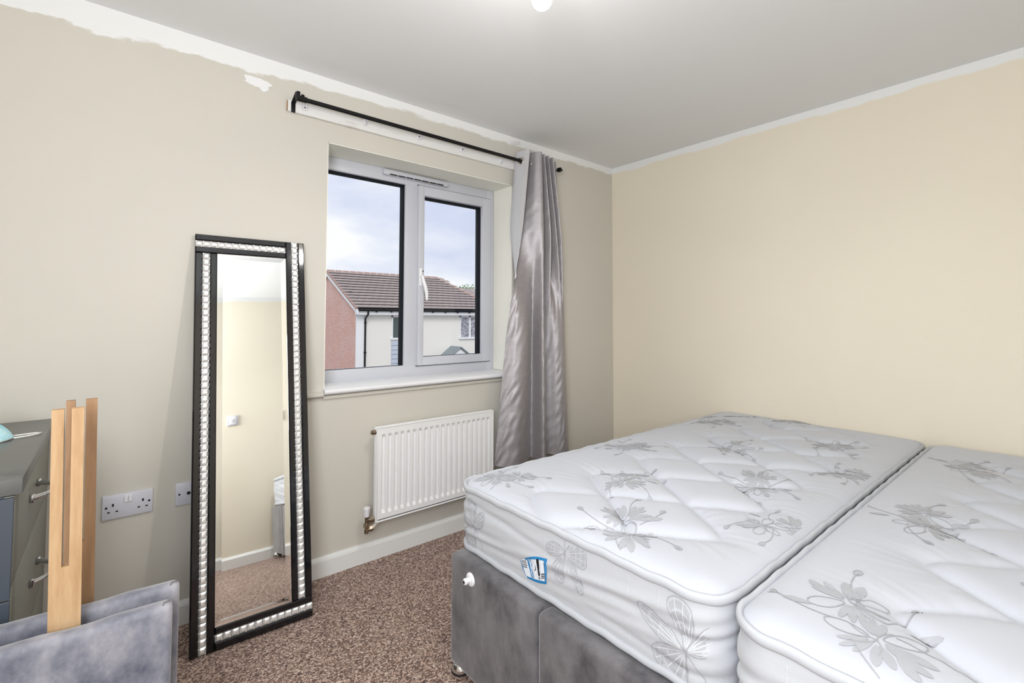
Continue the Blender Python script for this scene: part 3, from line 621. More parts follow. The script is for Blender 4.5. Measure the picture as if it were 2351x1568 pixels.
# ------------------------------------------------------------------ leaning mirror
mi = thing('standing_mirror', 'tall black framed mirror edged with crystal tiles leaning on the wall', 'mirror', (-2.4605, -.2745, .004), (-R(9.35), 0, -R(2.2)))
MW, MH = .407, 1.532; hw = MW/2; b1, b2, b3 = .0255, .0255, .0245; bt = b1+b2+b3
MB().box(-hw, hw, .004, .020, 0, MH, .002).build('backing', M['mdf'], mi)
def strip(x0, x1, z0, z1):
    t = .004; y = -.004
    v = [(x0, .004, z0), (x1, .004, z0), (x1, .004, z1), (x0, .004, z1), (x0, 0, z0), (x1, 0, z0), (x1, 0, z1), (x0, 0, z1), (x0+t, y, z0+t), (x1-t, y, z0+t), (x1-t, y, z1-t), (x0+t, y, z1-t)]
    f = [(0, 1, 5, 4), (1, 2, 6, 5), (2, 3, 7, 6), (3, 0, 4, 7), (4, 5, 9, 8), (5, 6, 10, 9), (6, 7, 11, 10), (7, 4, 8, 11), (8, 9, 10, 11)]
    mesh('frame_strip', v, f, M['black_glass'], mi)
# pinwheel lay-out of the border
strip(-hw, hw-bt, MH-b1, MH); strip(-hw, hw-bt, MH-bt, MH-b1-b2)             # top
strip(hw-b1, hw, bt, MH); strip(hw-bt, hw-b1-b2, bt, MH)                      # right
strip(-hw+bt, hw, 0, b1); strip(-hw+bt, hw, b1+b2, bt)                        # bottom
strip(-hw, -hw+b1, 0, MH-bt); strip(-hw+b1+b2, -hw+bt, 0, MH-bt)              # left
def tile_proto(a, b):
    v = []; n = 5; g = .0007
    for j in range(n):
        for i in range(n):
            s, t = i/(n-1)*2-1, j/(n-1)*2-1
            e = max(abs(s), abs(t)); y = .0015 - .0050*(1-e**3.5)
            v.append((s*(a/2-g), y, t*(b/2-g)))
    return mesh('crystal_tile', v, grid_faces(n, n), M['crystal'], mi, smooth=False)
pr = [None]
def place_tiles(n, fx, a, b):
    p0 = tile_proto(a, b)
    for k in range(n):
        o = p0 if k == 0 else copy_part(p0, mi); o.location = fx(k)
        o.rotation_euler = (R(random.uniform(-2, 2)), 0, R(random.uniform(-2, 2)))
nT = 13; wT = (MW-bt)/nT
place_tiles(nT, lambda k: (-hw+wT*(k+.5), 0, MH-b1-b2/2), wT, b2)
place_tiles(nT, lambda k: (-hw+bt+wT*(k+.5), 0, b1+b2/2), wT, b2)
nV = 57; hT = (MH-bt)/nV
place_tiles(nV, lambda k: (-hw+b1+b2/2, 0, hT*(k+.5)), b2, hT)
place_tiles(nV, lambda k: (hw-b1-b2/2, 0, bt+hT*(k+.5)), b2, hT)
gx0, gx1, gz0, gz1 = -hw+bt, hw-bt, bt, MH-bt; bv = .020
# the wedge of the bevel throws the image towards the middle, as a mirror tilted inwards would
v = [(gx0, .0022, gz0), (gx1, .0022, gz0), (gx1, .0022, gz1), (gx0, .0022, gz1), (gx0+bv, .0035, gz0+bv), (gx1-bv, .0035, gz0+bv), (gx1-bv, .0035, gz1-bv), (gx0+bv, .0035, gz1-bv)]
gm = mesh('mirror_glass', v, [(4, 5, 6, 7)], M['mirror'], mi)
mesh('bevelled_edge', v, [(0, 1, 5, 4), (1, 2, 6, 5), (2, 3, 7, 6), (3, 0, 4, 7)], M['mirror'], gm)

# ------------------------------------------------------------------ divan bases
def divan(y_hi, y_lo, x0, x1, label, seam, knob):
    ym = (y_hi+y_lo)/2
    d = thing('divan_base', label, 'bed base', (x0, y_hi, 0))
    z0, z1 = .045, .400
    sp_ = [(y_hi, seam+.0025), (seam-.0025, y_lo)]
    for (a, b) in sp_:
        n = 26; mb = MB().box(x0, x0+.06, b, a, z0, z1, .016, seg=4)
        p = mb.build('front_panel', M['velvet'], d, auto=60); p.data.transform(T(-x0, -y_hi, 0))
    o = MB().box(x0+.03, x1, y_lo, y_hi, z0, z1-.002, .016, seg=4).build('body', M['velvet'], d, auto=60); o.data.transform(T(-x0, -y_hi, 0))
    for (cx_, cy_) in ((x0+.026, y_hi-.030), (x0+.026, y_lo+.040), (x1-.08, y_hi-.055), (x1-.08, y_lo+.055)):
        mb = MB().lathe([(.014, 0), (.026, .003), (.031, .012), (.030, .030), (.024, .044), (.020, .047)], 20)
        c = mb.build('glide', M['chrome'], d, auto=50); c.location = (cx_-x0, cy_-y_hi, 0)
        k = MB().lathe([(.0316, .018), (.0318, .019), (.0316, .024), (.0305, .025)], 20).build('glide_band', M['dark_hole'], c, auto=50)
    if knob:
        m4 = T(x0, -1.010, .358) @ Rot('Y', R(-90))
        kb = MB().lathe([(.021, -.001), (.021, .003), (.018, .006), (.012, .007)], 20, m4).lathe([(.010, .004), (.0085, .012), (.0105, .022), (.0075, .026)], 16, m4).build('vent_knob', M['white_plastic'], d, auto=45); kb.data.transform(T(-x0, -y_hi, 0))
        h = MB().lathe([(.0045, 0), (.0045, .001)], 10, T(x0-.0265, -1.010, .358) @ Rot('Y', R(-90))).build('knob_hole', M['dark_hole'], kb); h.data.transform(T(-x0, -y_hi, 0))
    return d
divan(-.888, -1.800, -2.008, -.03, 'grey velvet divan base nearest the window with a white knob', -1.312, True)
divan(-1.806, -2.770, -2.008, -.03, 'grey velvet divan base furthest from the window, under the nearer mattress', -2.29, False)

# ------------------------------------------------------------------ mattresses
LP, LH = .280, .197
class Mattress:
    def __init__(s, x0, y0, L, Wd, zb, zt, r, lat, rot):
        s.x0, s.y0, s.L, s.W, s.zb, s.zt, s.r, s.lat = x0, y0, L, Wd, zb, zt, r, lat
        s.rot = rot; s.n1 = np.random.RandomState(int(abs(y0)*100)); s.ph = s.n1.uniform(0, 6.28, 40)
    def edge(s, X, Y):                       # inward distance to the rounded rectangle
        qx = np.abs(X-s.L/2)-(s.L/2-s.r); qy = np.abs(Y-s.W/2)-(s.W/2-s.r)
        return -(np.hypot(np.maximum(qx, 0), np.maximum(qy, 0))+np.minimum(np.maximum(qx, qy), 0)-s.r)
    def top(s, X, Y):
        lx, ly, n = s.lat; E = np.full(np.shape(X), -9.0); TH = np.zeros(np.shape(X)); k = .0075; q = 1/math.hypot(2/LP, 1/LH)
        for i in range(n):
            for row in (1, 2):
                cx = lx+i*LP+(LP/2 if row == 2 else 0); cy = ly+LH*row
                if cx > s.L-.12: continue
                dx, dy = X-cx, Y-cy; e = 0
                side = []
                for sy in (-1, 1):           # the two stitched edges that meet at the window-side or far-side tip
                    kk = .024 if (sy < 0) == (row == 1) else k
                    side.append(-kk*np.log(sum(np.exp(-np.clip((1-(sx*dx*2/LP+sy*dy/LH))*q, -1, 1)/kk) for sx in (-1, 1))))
                e = np.minimum(side[0], side[1])+.0015
                up = e > E; TH = np.where(up, np.arctan2(dy*.9, dx*1.2), TH); E = np.maximum(E, e)
        ins = E > 0
        h = np.where(ins, .0270*(1-np.exp(-np.abs(E)/.020)), .0190*(1-np.exp(-np.abs(E)/.024)))
        wr = np.sin(23*TH+s.ph[0]+2.2*np.sin(7*TH+s.ph[1]))*.5+np.sin(41*TH+3*np.sin(4*TH))*.3
        h = h+np.where(ins, 0, .0026*wr*np.exp(-np.abs(E)/.07)*(1-np.exp(-np.abs(E)/.006)))
        for j in range(6):
            h = h+.0007*np.sin(X*(3+2.3*j)+Y*(11+6*j)+s.ph[2+j])
        d = np.maximum(s.edge(X, Y), 0)
        return s.zt-.006+(h+.008)*(1-np.exp(-d/.026))
    def off(s, q, v):                        # outward bulge of the side, v 0 top .. 1 bottom
        f = .009*np.sin(np.pi*np.clip(v, 0, 1))
        c1 = .30+.05*np.sin(q*5.1+s.ph[9])+.10*np.sin(q*2.1+s.ph[10]); c2 = .56+.08*np.sin(q*4.3+s.ph[11]); c3 = .78+.05*np.sin(q*6.1+s.ph[12])
        for c, a, wd in ((c1, .0065, .050), (c2, .0060, .055), (c3, .0045, .045)):
            a_ = a*(.55+.45*np.sin(q*7.3+s.ph[13]+c*3)); f = f-a_*np.exp(-((v-c)/wd)**2)
        for j in range(5): f = f+.0011*np.sin(q*(6+5*j)+v*(9+7*j)+s.ph[14+j])*np.sin(np.pi*np.clip(v, 0, 1))
        return f
    def world(s, X, Y, z):
        c, n = math.cos(s.rot), math.sin(s.rot); return np.stack([s.x0+c*X+n*Y, s.y0-c*Y+n*X, z*np.ones(np.shape(X))], -1)
    def foot(s, Y, z):                       # point on the foot side
        v = (s.zt-.010-z)/(s.zt-s.zb-.02); Xc = np.where(Y < s.r, s.r-np.sqrt(np.maximum(s.r**2-(s.r-Y)**2, 0)), np.where(Y > s.W-s.r, s.r-np.sqrt(np.maximum(s.r**2-(Y-s.W+s.r)**2, 0)), 0))
        return s.world(Xc-s.off(Y, v), Y, z)
    def build(s, label):
        root = thing('mattress', label, 'mattress', (s.x0, s.y0, s.zb)); inv = np.array([-s.x0, -s.y0, -s.zb])
        st = .0078; nx, ny = int(s.L/st), int(s.W/st)
        gx = np.linspace(0, s.L, nx+1); gy = np.linspace(0, s.W, ny+1)
        GX, GY = np.meshgrid(gx, gy, indexing='ij'); r = s.r
        CX = np.where(GX < r, r-GX, np.where(GX > s.L-r, GX-(s.L-r), 0))/r; CY = np.where(GY < r, r-GY, np.where(GY > s.W-r, GY-(s.W-r), 0))/r
        UX, UY = CX*np.sqrt(1-CY**2/2), CY*np.sqrt(1-CX**2/2)
        X = np.where(GX < r, r-UX*r, np.where(GX > s.L-r, s.L-r+UX*r, GX)); Y = np.where(GY < r, r-UY*r, np.where(GY > s.W-r, s.W-r+UY*r, GY))
        Z = s.top(X, Y); P = s.world(X, Y, Z).reshape(-1, 3)
        me = mesh('quilted_top', P+inv, [q[::-1] for q in grid_faces(nx+1, ny+1)], M['fabric'], root, smooth=True)
        # perimeter, starting at the window/foot corner and running along the foot
        per = [(0, j) for j in range(ny+1)]+[(i, ny) for i in range(1, nx+1)]+[(nx, j) for j in range(ny-1, -1, -1)]+[(i, 0) for i in range(nx-1, 0, -1)]
        pX = np.array([X[i, j] for i, j in per]); pY = np.array([Y[i, j] for i, j in per])
        qx = np.abs(pX-s.L/2)-(s.L/2-r); qy = np.abs(pY-s.W/2)-(s.W/2-r)
        nX = np.sign(pX-s.L/2)*np.maximum(qx, 0); nY = np.sign(pY-s.W/2)*np.maximum(qy, 0); ln = np.hypot(nX, nY)+1e-9; nX, nY = nX/ln, nY/ln
        q = np.where(pX < 1e-6, pY, np.where(pY > s.W-1e-6, s.W+pX, -pX)); q = np.where((pX > s.L-.2), s.W+s.L, q)
        m = (pX < r) & (pY < r); q = np.where(m, pY-pX, q); m = (pX < r) & (pY > s.W-r); q = np.where(m, pY+pX, q)
        nv = 34; rows = []
        for a in range(nv+1):
            v = a/nv; z = s.zt-.010-v*(s.zt-s.zb-.02); o = s.off(q, v); rows.append(s.world(pX+nX*o, pY+nY*o, z))
        Rr = np.concatenate(rows); n = len(per)
        f = [(a*n+i, a*n+(i+1) % n, (a+1)*n+(i+1) % n, (a+1)*n+i) for a in range(nv) for i in range(n)]
        mesh('side_panel', Rr+inv, [t[::-1] for t in f], M['fabric_side'], root, smooth=True)
        for nm, z, rr, o in (('edge_tape', s.zt-.006, (.0070, .0110), .0035), ('edge_tape', s.zb+.010, (.0065, .0100), .002)):
            ring_ = []; K = 12
            for k in range(K):
                a = 2*math.pi*k/K; wob = .0012*np.sin(q*37+s.ph[20])+.0010*np.sin(q*71)
                ring_.append(s.world(pX+nX*(o+rr[0]*math.cos(a)), pY+nY*(o+rr[0]*math.cos(a)), z+wob+rr[1]*math.sin(a)))
            Rg = np.concatenate(ring_); f = [(k*n+i, k*n+(i+1) % n, ((k+1) % K)*n+(i+1) % n, ((k+1) % K)*n+i) for k in range(K) for i in range(n)]
            mesh(nm, Rg+inv, f, M['tape'], root, smooth=True)
        mesh('underside', s.world(pX, pY, s.zb+.004)+inv, [tuple(range(n))], M['fabric_side'], root)
        s.root, s.inv = root, inv; return s
    # flat woven motifs laid on the cloth
    def drape_top(s, polys, name, m, lift=.0011):
        V = []; F = []
        for pts in polys:                    # closed outline -> fan with a middle ring
            p = np.array(pts); c = p.mean(0); n = len(p); b = len(V)
            for g in (1, .66, .33): V += list(c+(p-c)*g)
            V.append(c)
            for g in range(2): F += [(b+g*n+i, b+g*n+(i+1) % n, b+(g+1)*n+(i+1) % n, b+(g+1)*n+i) for i in range(n)]
            F += [(b+2*n+i, b+2*n+(i+1) % n, b+3*n) for i in range(n)]
        V = np.array(V); z = s.top(V[:, 0], V[:, 1])+lift
        ok = (s.edge(V[:, 0], V[:, 1]) > .018)
        F = [f for f in F if all(ok[i] for i in f)]
        return mesh(name, s.world(V[:, 0], V[:, 1], z)+s.inv, F, m, s.root, smooth=True)
    def drape_foot(s, polys, name, m, lift=.0012, parent=None):
        V = []; F = []
        for pts in polys:
            p = np.array(pts); c = p.mean(0); n = len(p); b = len(V)
            for g in (1, .66, .33): V += list(c+(p-c)*g)
            V.append(c)
            for g in range(2): F += [(b+g*n+i, b+g*n+(i+1) % n, b+(g+1)*n+(i+1) % n, b+(g+1)*n+i) for i in range(n)]
            F += [(b+2*n+i, b+2*n+(i+1) % n, b+3*n) for i in range(n)]
        V = np.array(V); W3 = s.foot(V[:, 0], V[:, 1]); W3[:, 0] -= lift
        return mesh(name, W3+s.inv, F, m, parent or s.root, smooth=True)
def petal(cx, cy, a, ln, wd, r0=.006, n=14):
    c, s_ = math.cos(a), math.sin(a); out = []
    for k in range(n):
        t = 2*math.pi*k/n; u_ = r0+ln*(.5+.5*math.cos(t)); v_ = wd*math.sin(t)*(.55+.45*math.sin(min(max((u_-r0)/ln, 0), 1)*2.2))
        out.append((cx+c*u_-s_*v_, cy+s_*u_+c*v_))
    return out
def ribbon(pts, wd):
    pts = [Vector(p).to_2d() if len(p) > 2 else Vector(p) for p in pts]; out = []
    for i in range(len(pts)-1):
        a, b = pts[i], pts[i+1]; t = (b-a)
        if t.length < 1e-9: continue
        n_ = Vector((-t.y, t.x)).normalized()*wd/2; e = t.normalized()*wd*.3
        out.append([tuple(a+n_-e), tuple(a-n_-e), tuple((a+b)/2-n_), tuple(b-n_+e), tuple(b+n_+e), tuple((a+b)/2+n_)])
    return out
def curve2(p0, p1, p2, n=10):
    p0, p1, p2 = map(Vector, (p0, p1, p2)); return [p0*(1-t)**2+p1*2*t*(1-t)+p2*t*t for t in np.linspace(0, 1, n)]
def spray(cx, cy, a, sc, seed):
    """two open blossoms with leaves, stems and buds; returns fills and lines"""
    rnd = random.Random(seed); fills = []; lines = []
    def loc(u_, v_): return (cx+sc*(u_*math.cos(a)-v_*math.sin(a)), cy+sc*(u_*math.sin(a)+v_*math.cos(a)))
    for (u_, v_, rad, n) in ((-.050, -.004, .070, 6), (.055, .014, .066, 6)):
        p = loc(u_, v_); st = rnd.uniform(0, 6)
        for k in range(n):
            l = rad*sc*rnd.uniform(.70, 1.05); an_ = st+2*math.pi*k/n+rnd.uniform(-.12, .12)
            if rnd.random() < .22: 
                pp = petal(p[0], p[1], an_, l, l*.27, .010*sc); lines += ribbon(pp+[pp[0]], .0020*sc); continue
            m_ = rnd.choice((2, 2, 3))
            for j in range(m_):
                da = (j-(m_-1)/2)*(.60 if m_ == 2 else .46); fills.append(petal(p[0], p[1], an_+da*.62, l*(1-.10*abs(j-(m_-1)/2)), l*(.150 if m_ == 2 else .115), rnd.uniform(.008, .014)*sc, 12))
        for k in range(5):
            a0 = rnd.uniform(0, 6.28); c = curve2((p[0], p[1]), (p[0]+.02*sc*math.cos(a0), p[1]+.02*sc*math.sin(a0)), (p[0]+.040*sc*math.cos(a0+.5), p[1]+.040*sc*math.sin(a0+.5)), 6); lines += ribbon(c, .0016*sc)
    for (u0, v0, u1, v1, uu, vv) in ((.04, .03, .11, .03, .15, .075), (-.04, .03, -.08, .08, -.12, .09), (0, -.03, .02, -.08, .08, -.10), (-.05, -.04, -.11, -.05, -.15, -.03), (0, .04, .02, .09, .05, .115)):
        c = curve2(loc(u0, v0), loc(u1, v1), loc(uu, vv), 9); lines += ribbon(c, .0022*sc)
        e = c[-1]; d = (c[-1]-c[-2]); an = math.atan2(d.y, d.x)
        pp = petal(e.x, e.y, an, .026*sc, .0075*sc, -.002, 12); lines += ribbon(pp+[pp[0]], .0018*sc)
        fills.append(petal(e.x, e.y, an, .018*sc, .004*sc, .002, 8))
    for k in range(4): a0 = rnd.uniform(-.5, .5)+k*1.6; q = loc(.085*math.cos(a0), .065*math.sin(a0)); fills.append(petal(q[0], q[1], a+a0, .045*sc, .009*sc, 0, 10))
    return fills, lines
def flower(mt, wx, wy, a, sc, seed):
    fi, li = spray(wx-mt.x0, mt.y0-wy, a, sc, seed)
    o = mt.drape_top(fi, 'flower_motif', M['print']); q = mt.drape_top(li, 'stem_motif', M['print_line'], .0013); o['kind'] = 'stuff'; q['kind'] = 'stuff'
    return o
m1 = Mattress(-1.957, -.856, 1.945, .938, .4045, .612, .075, (.122, .244, 7), 0).build('white flower-damask single mattress beside the window wall, with a blue label')
m2 = Mattress(-1.985, -1.824, 1.955, .940, .4045, .612, .075, (.255, .178, 7), 0).build('white flower-damask single mattress in the near corner, furthest from the window')
for i, (x, y, a, sc) in enumerate(((-1.84, -.975, .3, .85), (-1.545, -1.265, -.5, .95), (-1.835, -1.475, -.9, 1.0), (-.86, -1.30, -.4, .9), (-.50, -1.56, -.2, 1.0), (-1.225, -1.555, -.6, .95), (-.87, -1.715, .4, .85), (-1.52, -1.735, .5, .85), (-.42, -1.0, .2, .9), (-.12, -1.27, 1.2, .8), (-1.18, -1.0, .3, .9))): flower(m1, x, y, a, sc, i)
for i, (x, y, a, sc) in enumerate(((-.44, -1.99, -.3, .95), (-1.18, -1.975, -.4, 1.05), (-1.84, -2.0, -.75, 1.1), (-1.50, -2.32, -.4, 1.0), (-.80, -2.33, -.3, 1.0), (-1.82, -2.50, -.6, 1.0), (-.14, -2.3, .5, .9))): flower(m2, x, y, a, sc, 40+i)
# butterflies woven into the sides
def butterfly(mt, wy, z, sc, a, seed, cut=None):
    Y0 = mt.y0-wy; fills = []; lines = []; white = []
    def loc(p): u_, v_ = p; return (Y0+sc*(u_*math.cos(a)-v_*math.sin(a)), z+sc*(u_*math.sin(a)+v_*math.cos(a)))
    wings = [[(0, 0), (-.03, .05), (-.045, .085), (-.02, .100), (.01, .085), (.015, .045)], [(0, 0), (-.06, .035), (-.105, .055), (-.120, .040), (-.10, .015), (-.05, -.005)],
             [(0, 0), (-.06, -.012), (-.085, -.035), (-.07, -.065), (-.04, -.085), (-.008, -.075)], [(0, 0), (.035, .055), (.062, .060), (.070, .035), (.055, .010), (.025, -.004)]]
    for wv in wings:
        p = np.array(wv+[wv[0]]); u_ = np.linspace(0, 1, 26); c = catmull(p, u_)
        lines += ribbon([loc(q) for q in c], .0020*sc)
        tip = p[2:5].mean(0)
        for f0, f1 in ((.28, .50), (.56, .74), (.80, .93)):
            lo = [loc(q*f0) for q in c[5:-5:2]]; hi = [loc(q*f1) for q in c[5:-5:2]]; fills += [[lo[i], lo[i+1], ((lo[i+1][0]+hi[i+1][0])/2, (lo[i+1][1]+hi[i+1][1])/2), hi[i+1], hi[i], ((lo[i][0]+hi[i][0])/2, (lo[i][1]+hi[i][1])/2)] for i in range(len(lo)-1)]
        for k in range(5, 22, 3): white += ribbon([loc(c[k]*g) for g in np.linspace(.1, .98, 6)], .0018*sc)
    lines += ribbon([loc(q) for q in curve2((.0, -.005), (.03, -.03), (.045, -.08), 8)], .002*sc); lines += ribbon([loc(q) for q in curve2((0, 0), (.002, -.04), (-.002, -.085), 8)], .0022*sc)
    zz = lambda L_: [p for p in L_ if all(mt.zb+.012 < q[1] < mt.zt-.020 and .02 < q[0] < mt.W-.02 for q in p) and (cut is None or all(cut(q) for q in p))]
    for L_, nm, m_, lf in ((fills, 'butterfly_motif', 'print', .0010), (lines, 'butterfly_outline', 'print_line', .0014), (white, 'butterfly_vein', 'print_light', .0013)):
        L_ = zz(L_)
        if L_: mt.drape_foot(L_, nm, M[m_], lf)['kind'] = 'stuff'
butterfly(m1, -1.725, .490, 1.0, 0, 1)
butterfly(m1, -.965, .495, .85, .1, 2)
butterfly(m1, -1.375, .56, .8, 2.6, 3)
# lines of white stitches down the side
for mt, ys_ in ((m1, (-1.10, -1.30, -1.335, -1.43, -1.50, -1.58, -1.66, -1.78)), (m2, (-1.93, -2.05, -2.2))):
    polys = []
    for wy in ys_:
        Y = mt.y0-wy; z = mt.zt-.028
        while z > mt.zb+.02: polys += ribbon([(Y, z), (Y+.0012, z-.0035)], .0014); z -= .0062
    so_ = mt.drape_foot(polys, 'stitching', M['print_light'], .0014); so_['kind'] = 'stuff'
# washing/fire label, slightly curled by the folds
LQ = [(-1.197, .474), (-1.314, .524), (-1.307, .452), (-1.222, .436)]
def lab(u_, v_):                             # u along the long side (0..1), v up
    a = np.array(LQ[0])*(1-u_)+np.array(LQ[1])*u_+np.array((0, .010))*math.sin(math.pi*u_); b = np.array(LQ[3])*(1-u_)+np.array(LQ[2])*u_+np.array((0, -.004))*math.sin(math.pi*u_)
    p = b*(1-v_)+a*v_; return (m1.y0-p[0], p[1])
def lquad(u0, u1, v0, v1, n=4):
    P_ = []
    for i in range(n):
        a, b = u0+(u1-u0)*i/n, u0+(u1-u0)*(i+1)/n
        P_.append([lab(a, v0), lab((a+b)/2, v0), lab(b, v0), lab(b, v1), lab((a+b)/2, v1), lab(a, v1)])
    return P_
lb = m1.drape_foot(lquad(0, 1, 0, 1, 8), 'label', M['label_white'], .0022)
blue = lquad(.05, 1, 0, .10, 8)+lquad(.22, 1, .91, 1, 6)+lquad(.93, 1, 0, 1, 2)+lquad(.31, .43, .05, .97, 2)+lquad(0, .02, .05, 1, 2)
m1.drape_foot(blue, 'label_border', M['label_blue'], .0030, lb)
ink = lquad(.66, .74, .28, .93, 2)
ink += [[lab(.53+.045*math.cos(t)*(1 if math.sin(t) < 0 else 1), .55+.11*math.sin(t)) for t in np.linspace(0, 6.28, 11)[:-1]]]
ink += ribbon([lab(.50, .88), lab(.52, .78), lab(.535, .66)], .0009)
for k in range(3): ink += ribbon([lab(.80, .20+.075*k), lab(.85, .235+.075*k), lab(.90, .22+.075*k), lab(.93, .25+.075*k)], .0022)
for k in range(5):
    for j in range(4): 
        if k == 4 and j > 2: continue
        ink += lquad(.05+k*.043, .075+k*.043, .90-j*.10-(.02*k), .965-j*.10-(.02*k), 1)
for k in range(3): ink += lquad(.655+k*.03, .67+k*.03, .14, .24, 1)
m1.drape_foot(ink, 'label_print', M['ink'], .0036, lb)
def text_mesh(s_):
    cu_ = bpy.data.curves.new('t', 'FONT'); cu_.body = s_; cu_.size = 1; cu_.resolution_u = 2
    o_ = bpy.data.objects.new('t', cu_); COL.objects.link(o_); dg = bpy.context.evaluated_depsgraph_get(); me = o_.evaluated_get(dg).to_mesh()
    v_ = np.array([tuple(p.co) for p in me.vertices]); f_ = [tuple(p.vertices) for p in me.polygons]; o_.evaluated_get(dg).to_mesh_clear(); bpy.data.objects.remove(o_); bpy.data.curves.remove(cu_)
    return v_, f_
tv_, tf_ = text_mesh('RESISTANT')
mn, mxx = tv_.min(0), tv_.max(0); tu = (tv_[:, 0]-mn[0])/(mxx[0]-mn[0]); tvv = (tv_[:, 1]-mn[1])/(mxx[1]-mn[1])
pp = np.array([lab(.335+.070*b, .93-.86*a) for a, b in zip(tu, tvv)]); w3 = m1.foot(pp[:, 0], pp[:, 1]); w3[:, 0] -= .0038
mesh('label_lettering', w3+m1.inv, tf_, M['label_white'], lb)
# dark woven lettering on the corner band of the far end
marks = []; rnd = random.Random(2)
def band(u_): return curve2((-.385, -.885), (-.235, -.945), (-.030, -1.16), 40)
cb_ = band(0)
for i in range(4, 39):
    if i in (13, 14, 15, 16, 29, 33, 34): continue
    p = cb_[i]; d = (cb_[min(i+1, 39)]-cb_[i-1]).normalized(); n_ = Vector((-d.y, d.x)); hgt = rnd.uniform(.004, .011); sl_ = rnd.uniform(-.004, .004)
    a = p-n_*hgt; b = p+n_*hgt+d*sl_
    marks += ribbon([(a.x-m1.x0, m1.y0-a.y), (b.x-m1.x0, m1.y0-b.y)], .0035)
    if rnd.random() < .6: c = p+d*.008; marks += ribbon([(a.x-m1.x0, m1.y0-a.y), (c.x-m1.x0, m1.y0-c.y)], .003)
m1.drape_top(marks, 'woven_lettering', M['ink'], .0016)

# ------------------------------------------------------------------ chest of drawers and mask
ch = thing('chest_of_drawers', 'grey chest of drawers with chrome bow handles against the window wall', 'chest of drawers', (-3.25, -.405, 0))
def cp(mb, name, m, parent=ch, **k): o = mb.build(name, M[m], parent, **k); o.data.transform(T(3.25, .405, 0)); return o
CX = -3.050
cp(MB().box(-3.47, -3.038, -.800, -.012, .803, .838, .002), 'top', 'chest_top', auto=35)
cp(MB().box(-3.455, CX-.018, -.790, -.020, .05, .803), 'carcass', 'chest_side')
cp(MB().box(-3.45, CX-.03, -.78, -.03, 0, .05), 'plinth', 'chest_side')
cp(MB().box(-3.45, CX-.0005, -.799, -.790, .585, .797, .001).box(-3.45, CX-.0005, -.799, -.790, .052, .581, .001), 'end_panel', 'chest_side')
for (z0, z1) in ((.611, .799), (.345, .602), (.055, .337)):
    dw = cp(MB().box(CX-.018, CX, -.789, -.014, z0, z1, .0015), 'drawer', 'chest_olive', auto=35)
    yc = -.445 if z0 > .6 else -.372; zc = .716 if z0 > .6 else .472 if z0 > .3 else .22
    bow = []; rr = []
    for t in np.linspace(0, 1, 15): bow.append((CX+.004+.040*math.sin(math.pi*t)**.7, yc-.078+.156*t, zc)); rr.append(.0032+.0048*abs(2*t-1)**1.5)
    hb_ = MB().tube(bow, rr, 10)
    for s_ in (-1, 1): hb_.box(CX, CX+.010, yc+s_*.078-.007, yc+s_*.078+.007, zc-.011, zc+.011, .003)
    cp(hb_, 'bow_handle', 'chrome', dw, auto=45)
mk = thing('face_mask', 'crumpled pale blue face mask lying on the grey chest', 'face mask', (-3.185, -.33, .838))
nu, nv_ = 26, 16; v = []
for j in range(nv_):
    for i in range(nu):
        a, b = i/(nu-1)*2-1, j/(nv_-1)*2-1
        x = a*.082*(1-.10*b*b); y = b*.060*(1-.62*max(a, 0)**2.2)
        z = .006+.058*(1-a*a)**.8*(1-b*b)**.7+.004*math.sin(9*b+2*a)*(1-a*a)
        v.append((x, y, max(z, .003)))
mesh('cloth', v, grid_faces(nv_, nu), M['mask_blue'], mk, smooth=True)
v2 = [(p[0]*.98, p[1]*.98, max(p[2]-.003, .0005)) for p in v]; mesh('inner_layer', v2, grid_faces(nv_, nu), M['mask_white'], mk, smooth=True)
MB().tube([(.078, .012, .006), (.10, .018, .005), (.128, .024, .004), (.140, .016, .004), (.130, .004, .004), (.105, -.010, .004), (.080, -.018, .005)], .0022, 8).build('ear_loop', M['mask_white'], mk, smooth=True)
MB().tube([(-.078, .02, .006), (-.11, .03, .004), (-.13, .0, .004), (-.11, -.03, .004), (-.078, -.02, .006)], .0022, 8).build('ear_loop', M['mask_white'], mk, smooth=True)
mk.rotation_euler = (0, 0, R(10))

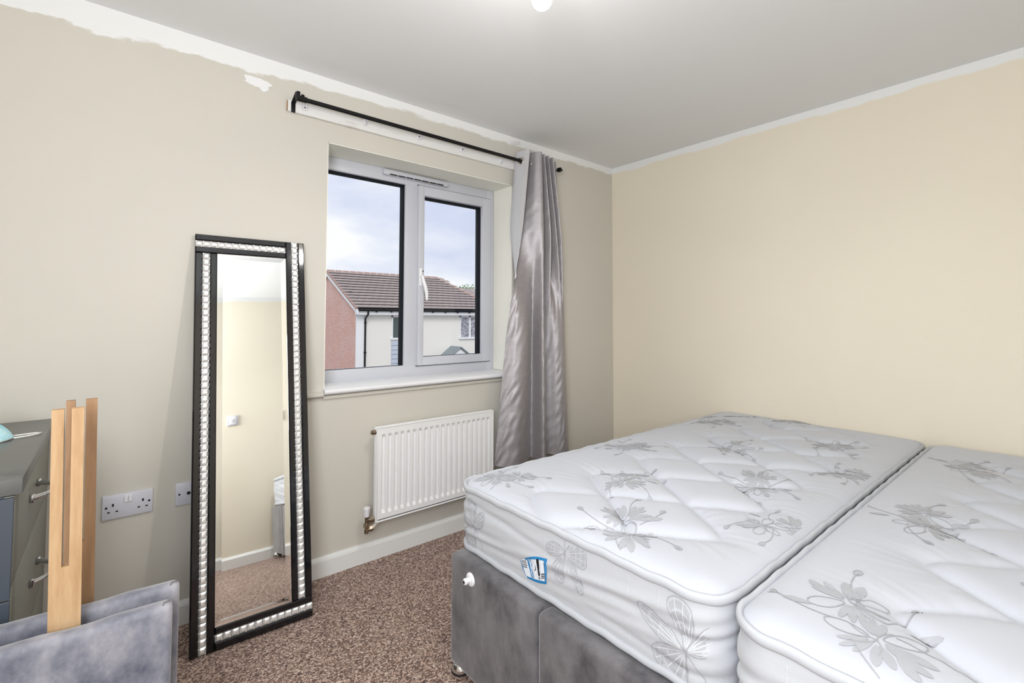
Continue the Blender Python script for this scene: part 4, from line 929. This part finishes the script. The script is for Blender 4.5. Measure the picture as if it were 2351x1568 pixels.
# ------------------------------------------------------------------ forked boards and velvet panels
def forked(name, x0, x1, y0_, y1_, z_top, z_slot, sx0, sx1, m_, label, lean):
    o = thing(name, label, 'board', (x0+.0115, y0_, 0), (0, -R(.9), 0), 'forked boards')
    v_ = [(0, 0), (x1-x0, 0), (x1-x0, z_top), (sx1-x0, z_top), (sx1-x0, z_slot), (sx0-x0, z_slot), (sx0-x0, z_top), (0, z_top)]
    n_ = len(v_); d_ = y1_-y0_
    V = [(a, 0, b) for a, b in v_]+[(a, d_, b) for a, b in v_]
    F = [(0, 1, 4, 5), (1, 2, 3, 4), (0, 5, 6, 7)]; F += [tuple(i+n_ for i in f[::-1]) for f in F]; F += [((i+1) % n_, i, i+n_, (i+1) % n_+n_) for i in range(n_)]
    b_ = mesh('plank', V, F, M[m_], o)
    bm = bmesh.new(); bm.from_mesh(b_.data); bmesh.ops.recalc_face_normals(bm, faces=bm.faces[:]); bm.to_mesh(b_.data); bm.free()
    return o
forked('forked_board', -2.986, -2.936, -.922, -.905, .993, .672, -2.967, -2.9555, 'beech', 'pale forked wooden board standing between the two velvet panels', 0)
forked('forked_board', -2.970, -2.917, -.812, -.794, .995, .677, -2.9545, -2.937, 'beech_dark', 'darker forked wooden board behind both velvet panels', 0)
def velvet_panel(x1, y_f, w_, d_, h_, ang_, label):
    o = thing('velvet_panel', label, 'bed panel', (x1, y_f, 0), (0, 0, ang_), 'velvet bed panels')
    bm = bmesh.new(); bmesh.ops.create_cube(bm, size=1)
    for p in bm.verts: p.co = Vector(((p.co.x-.5)*w_, (p.co.y+.5)*d_, (p.co.z+.5)*h_))
    bmesh.ops.bevel(bm, geom=bm.edges[:], offset=.014, segments=4, affect='EDGES', profile=.5)
    bmesh.ops.subdivide_edges(bm, edges=[e for e in bm.edges if e.calc_length() > .1], cuts=14, use_grid_fill=True)
    rn_ = random.Random(int(h_*1000))
    for p in bm.verts: p.co += Vector((0, .002*math.sin(p.co.x*17+p.co.z*9), .0022*math.sin(p.co.x*23+2)+.0016*math.sin(p.co.x*51)))*(1 if p.co.z > .05 else 0)
    me = bpy.data.meshes.new('padding'); bm.to_mesh(me); bm.free(); me.materials.append(M['velvet_blue']); me.polygons.foreach_set('use_smooth', [True]*len(me.polygons)); me.set_sharp_from_angle(angle=R(50))
    c = bpy.data.objects.new('padding', me); COL.objects.link(c); c.parent = o
    st = MB().tube([(-.018, .006, h_-.001), (-.016, .010, h_+.004), (-.008, .014, h_+.004), (-.005, .018, h_-.002)], .0016, 6).build('seam_knot', M['velvet'], o, smooth=True)
    return o
velvet_panel(-2.7615, -.900, .62, .040, .560, R(-4.0), 'grey velvet bed panel nearer the mirror, behind the pale forked board')
velvet_panel(-2.7815, -.986, .62, .040, .560, R(-2.5), 'grey velvet bed panel in front, nearest the camera')
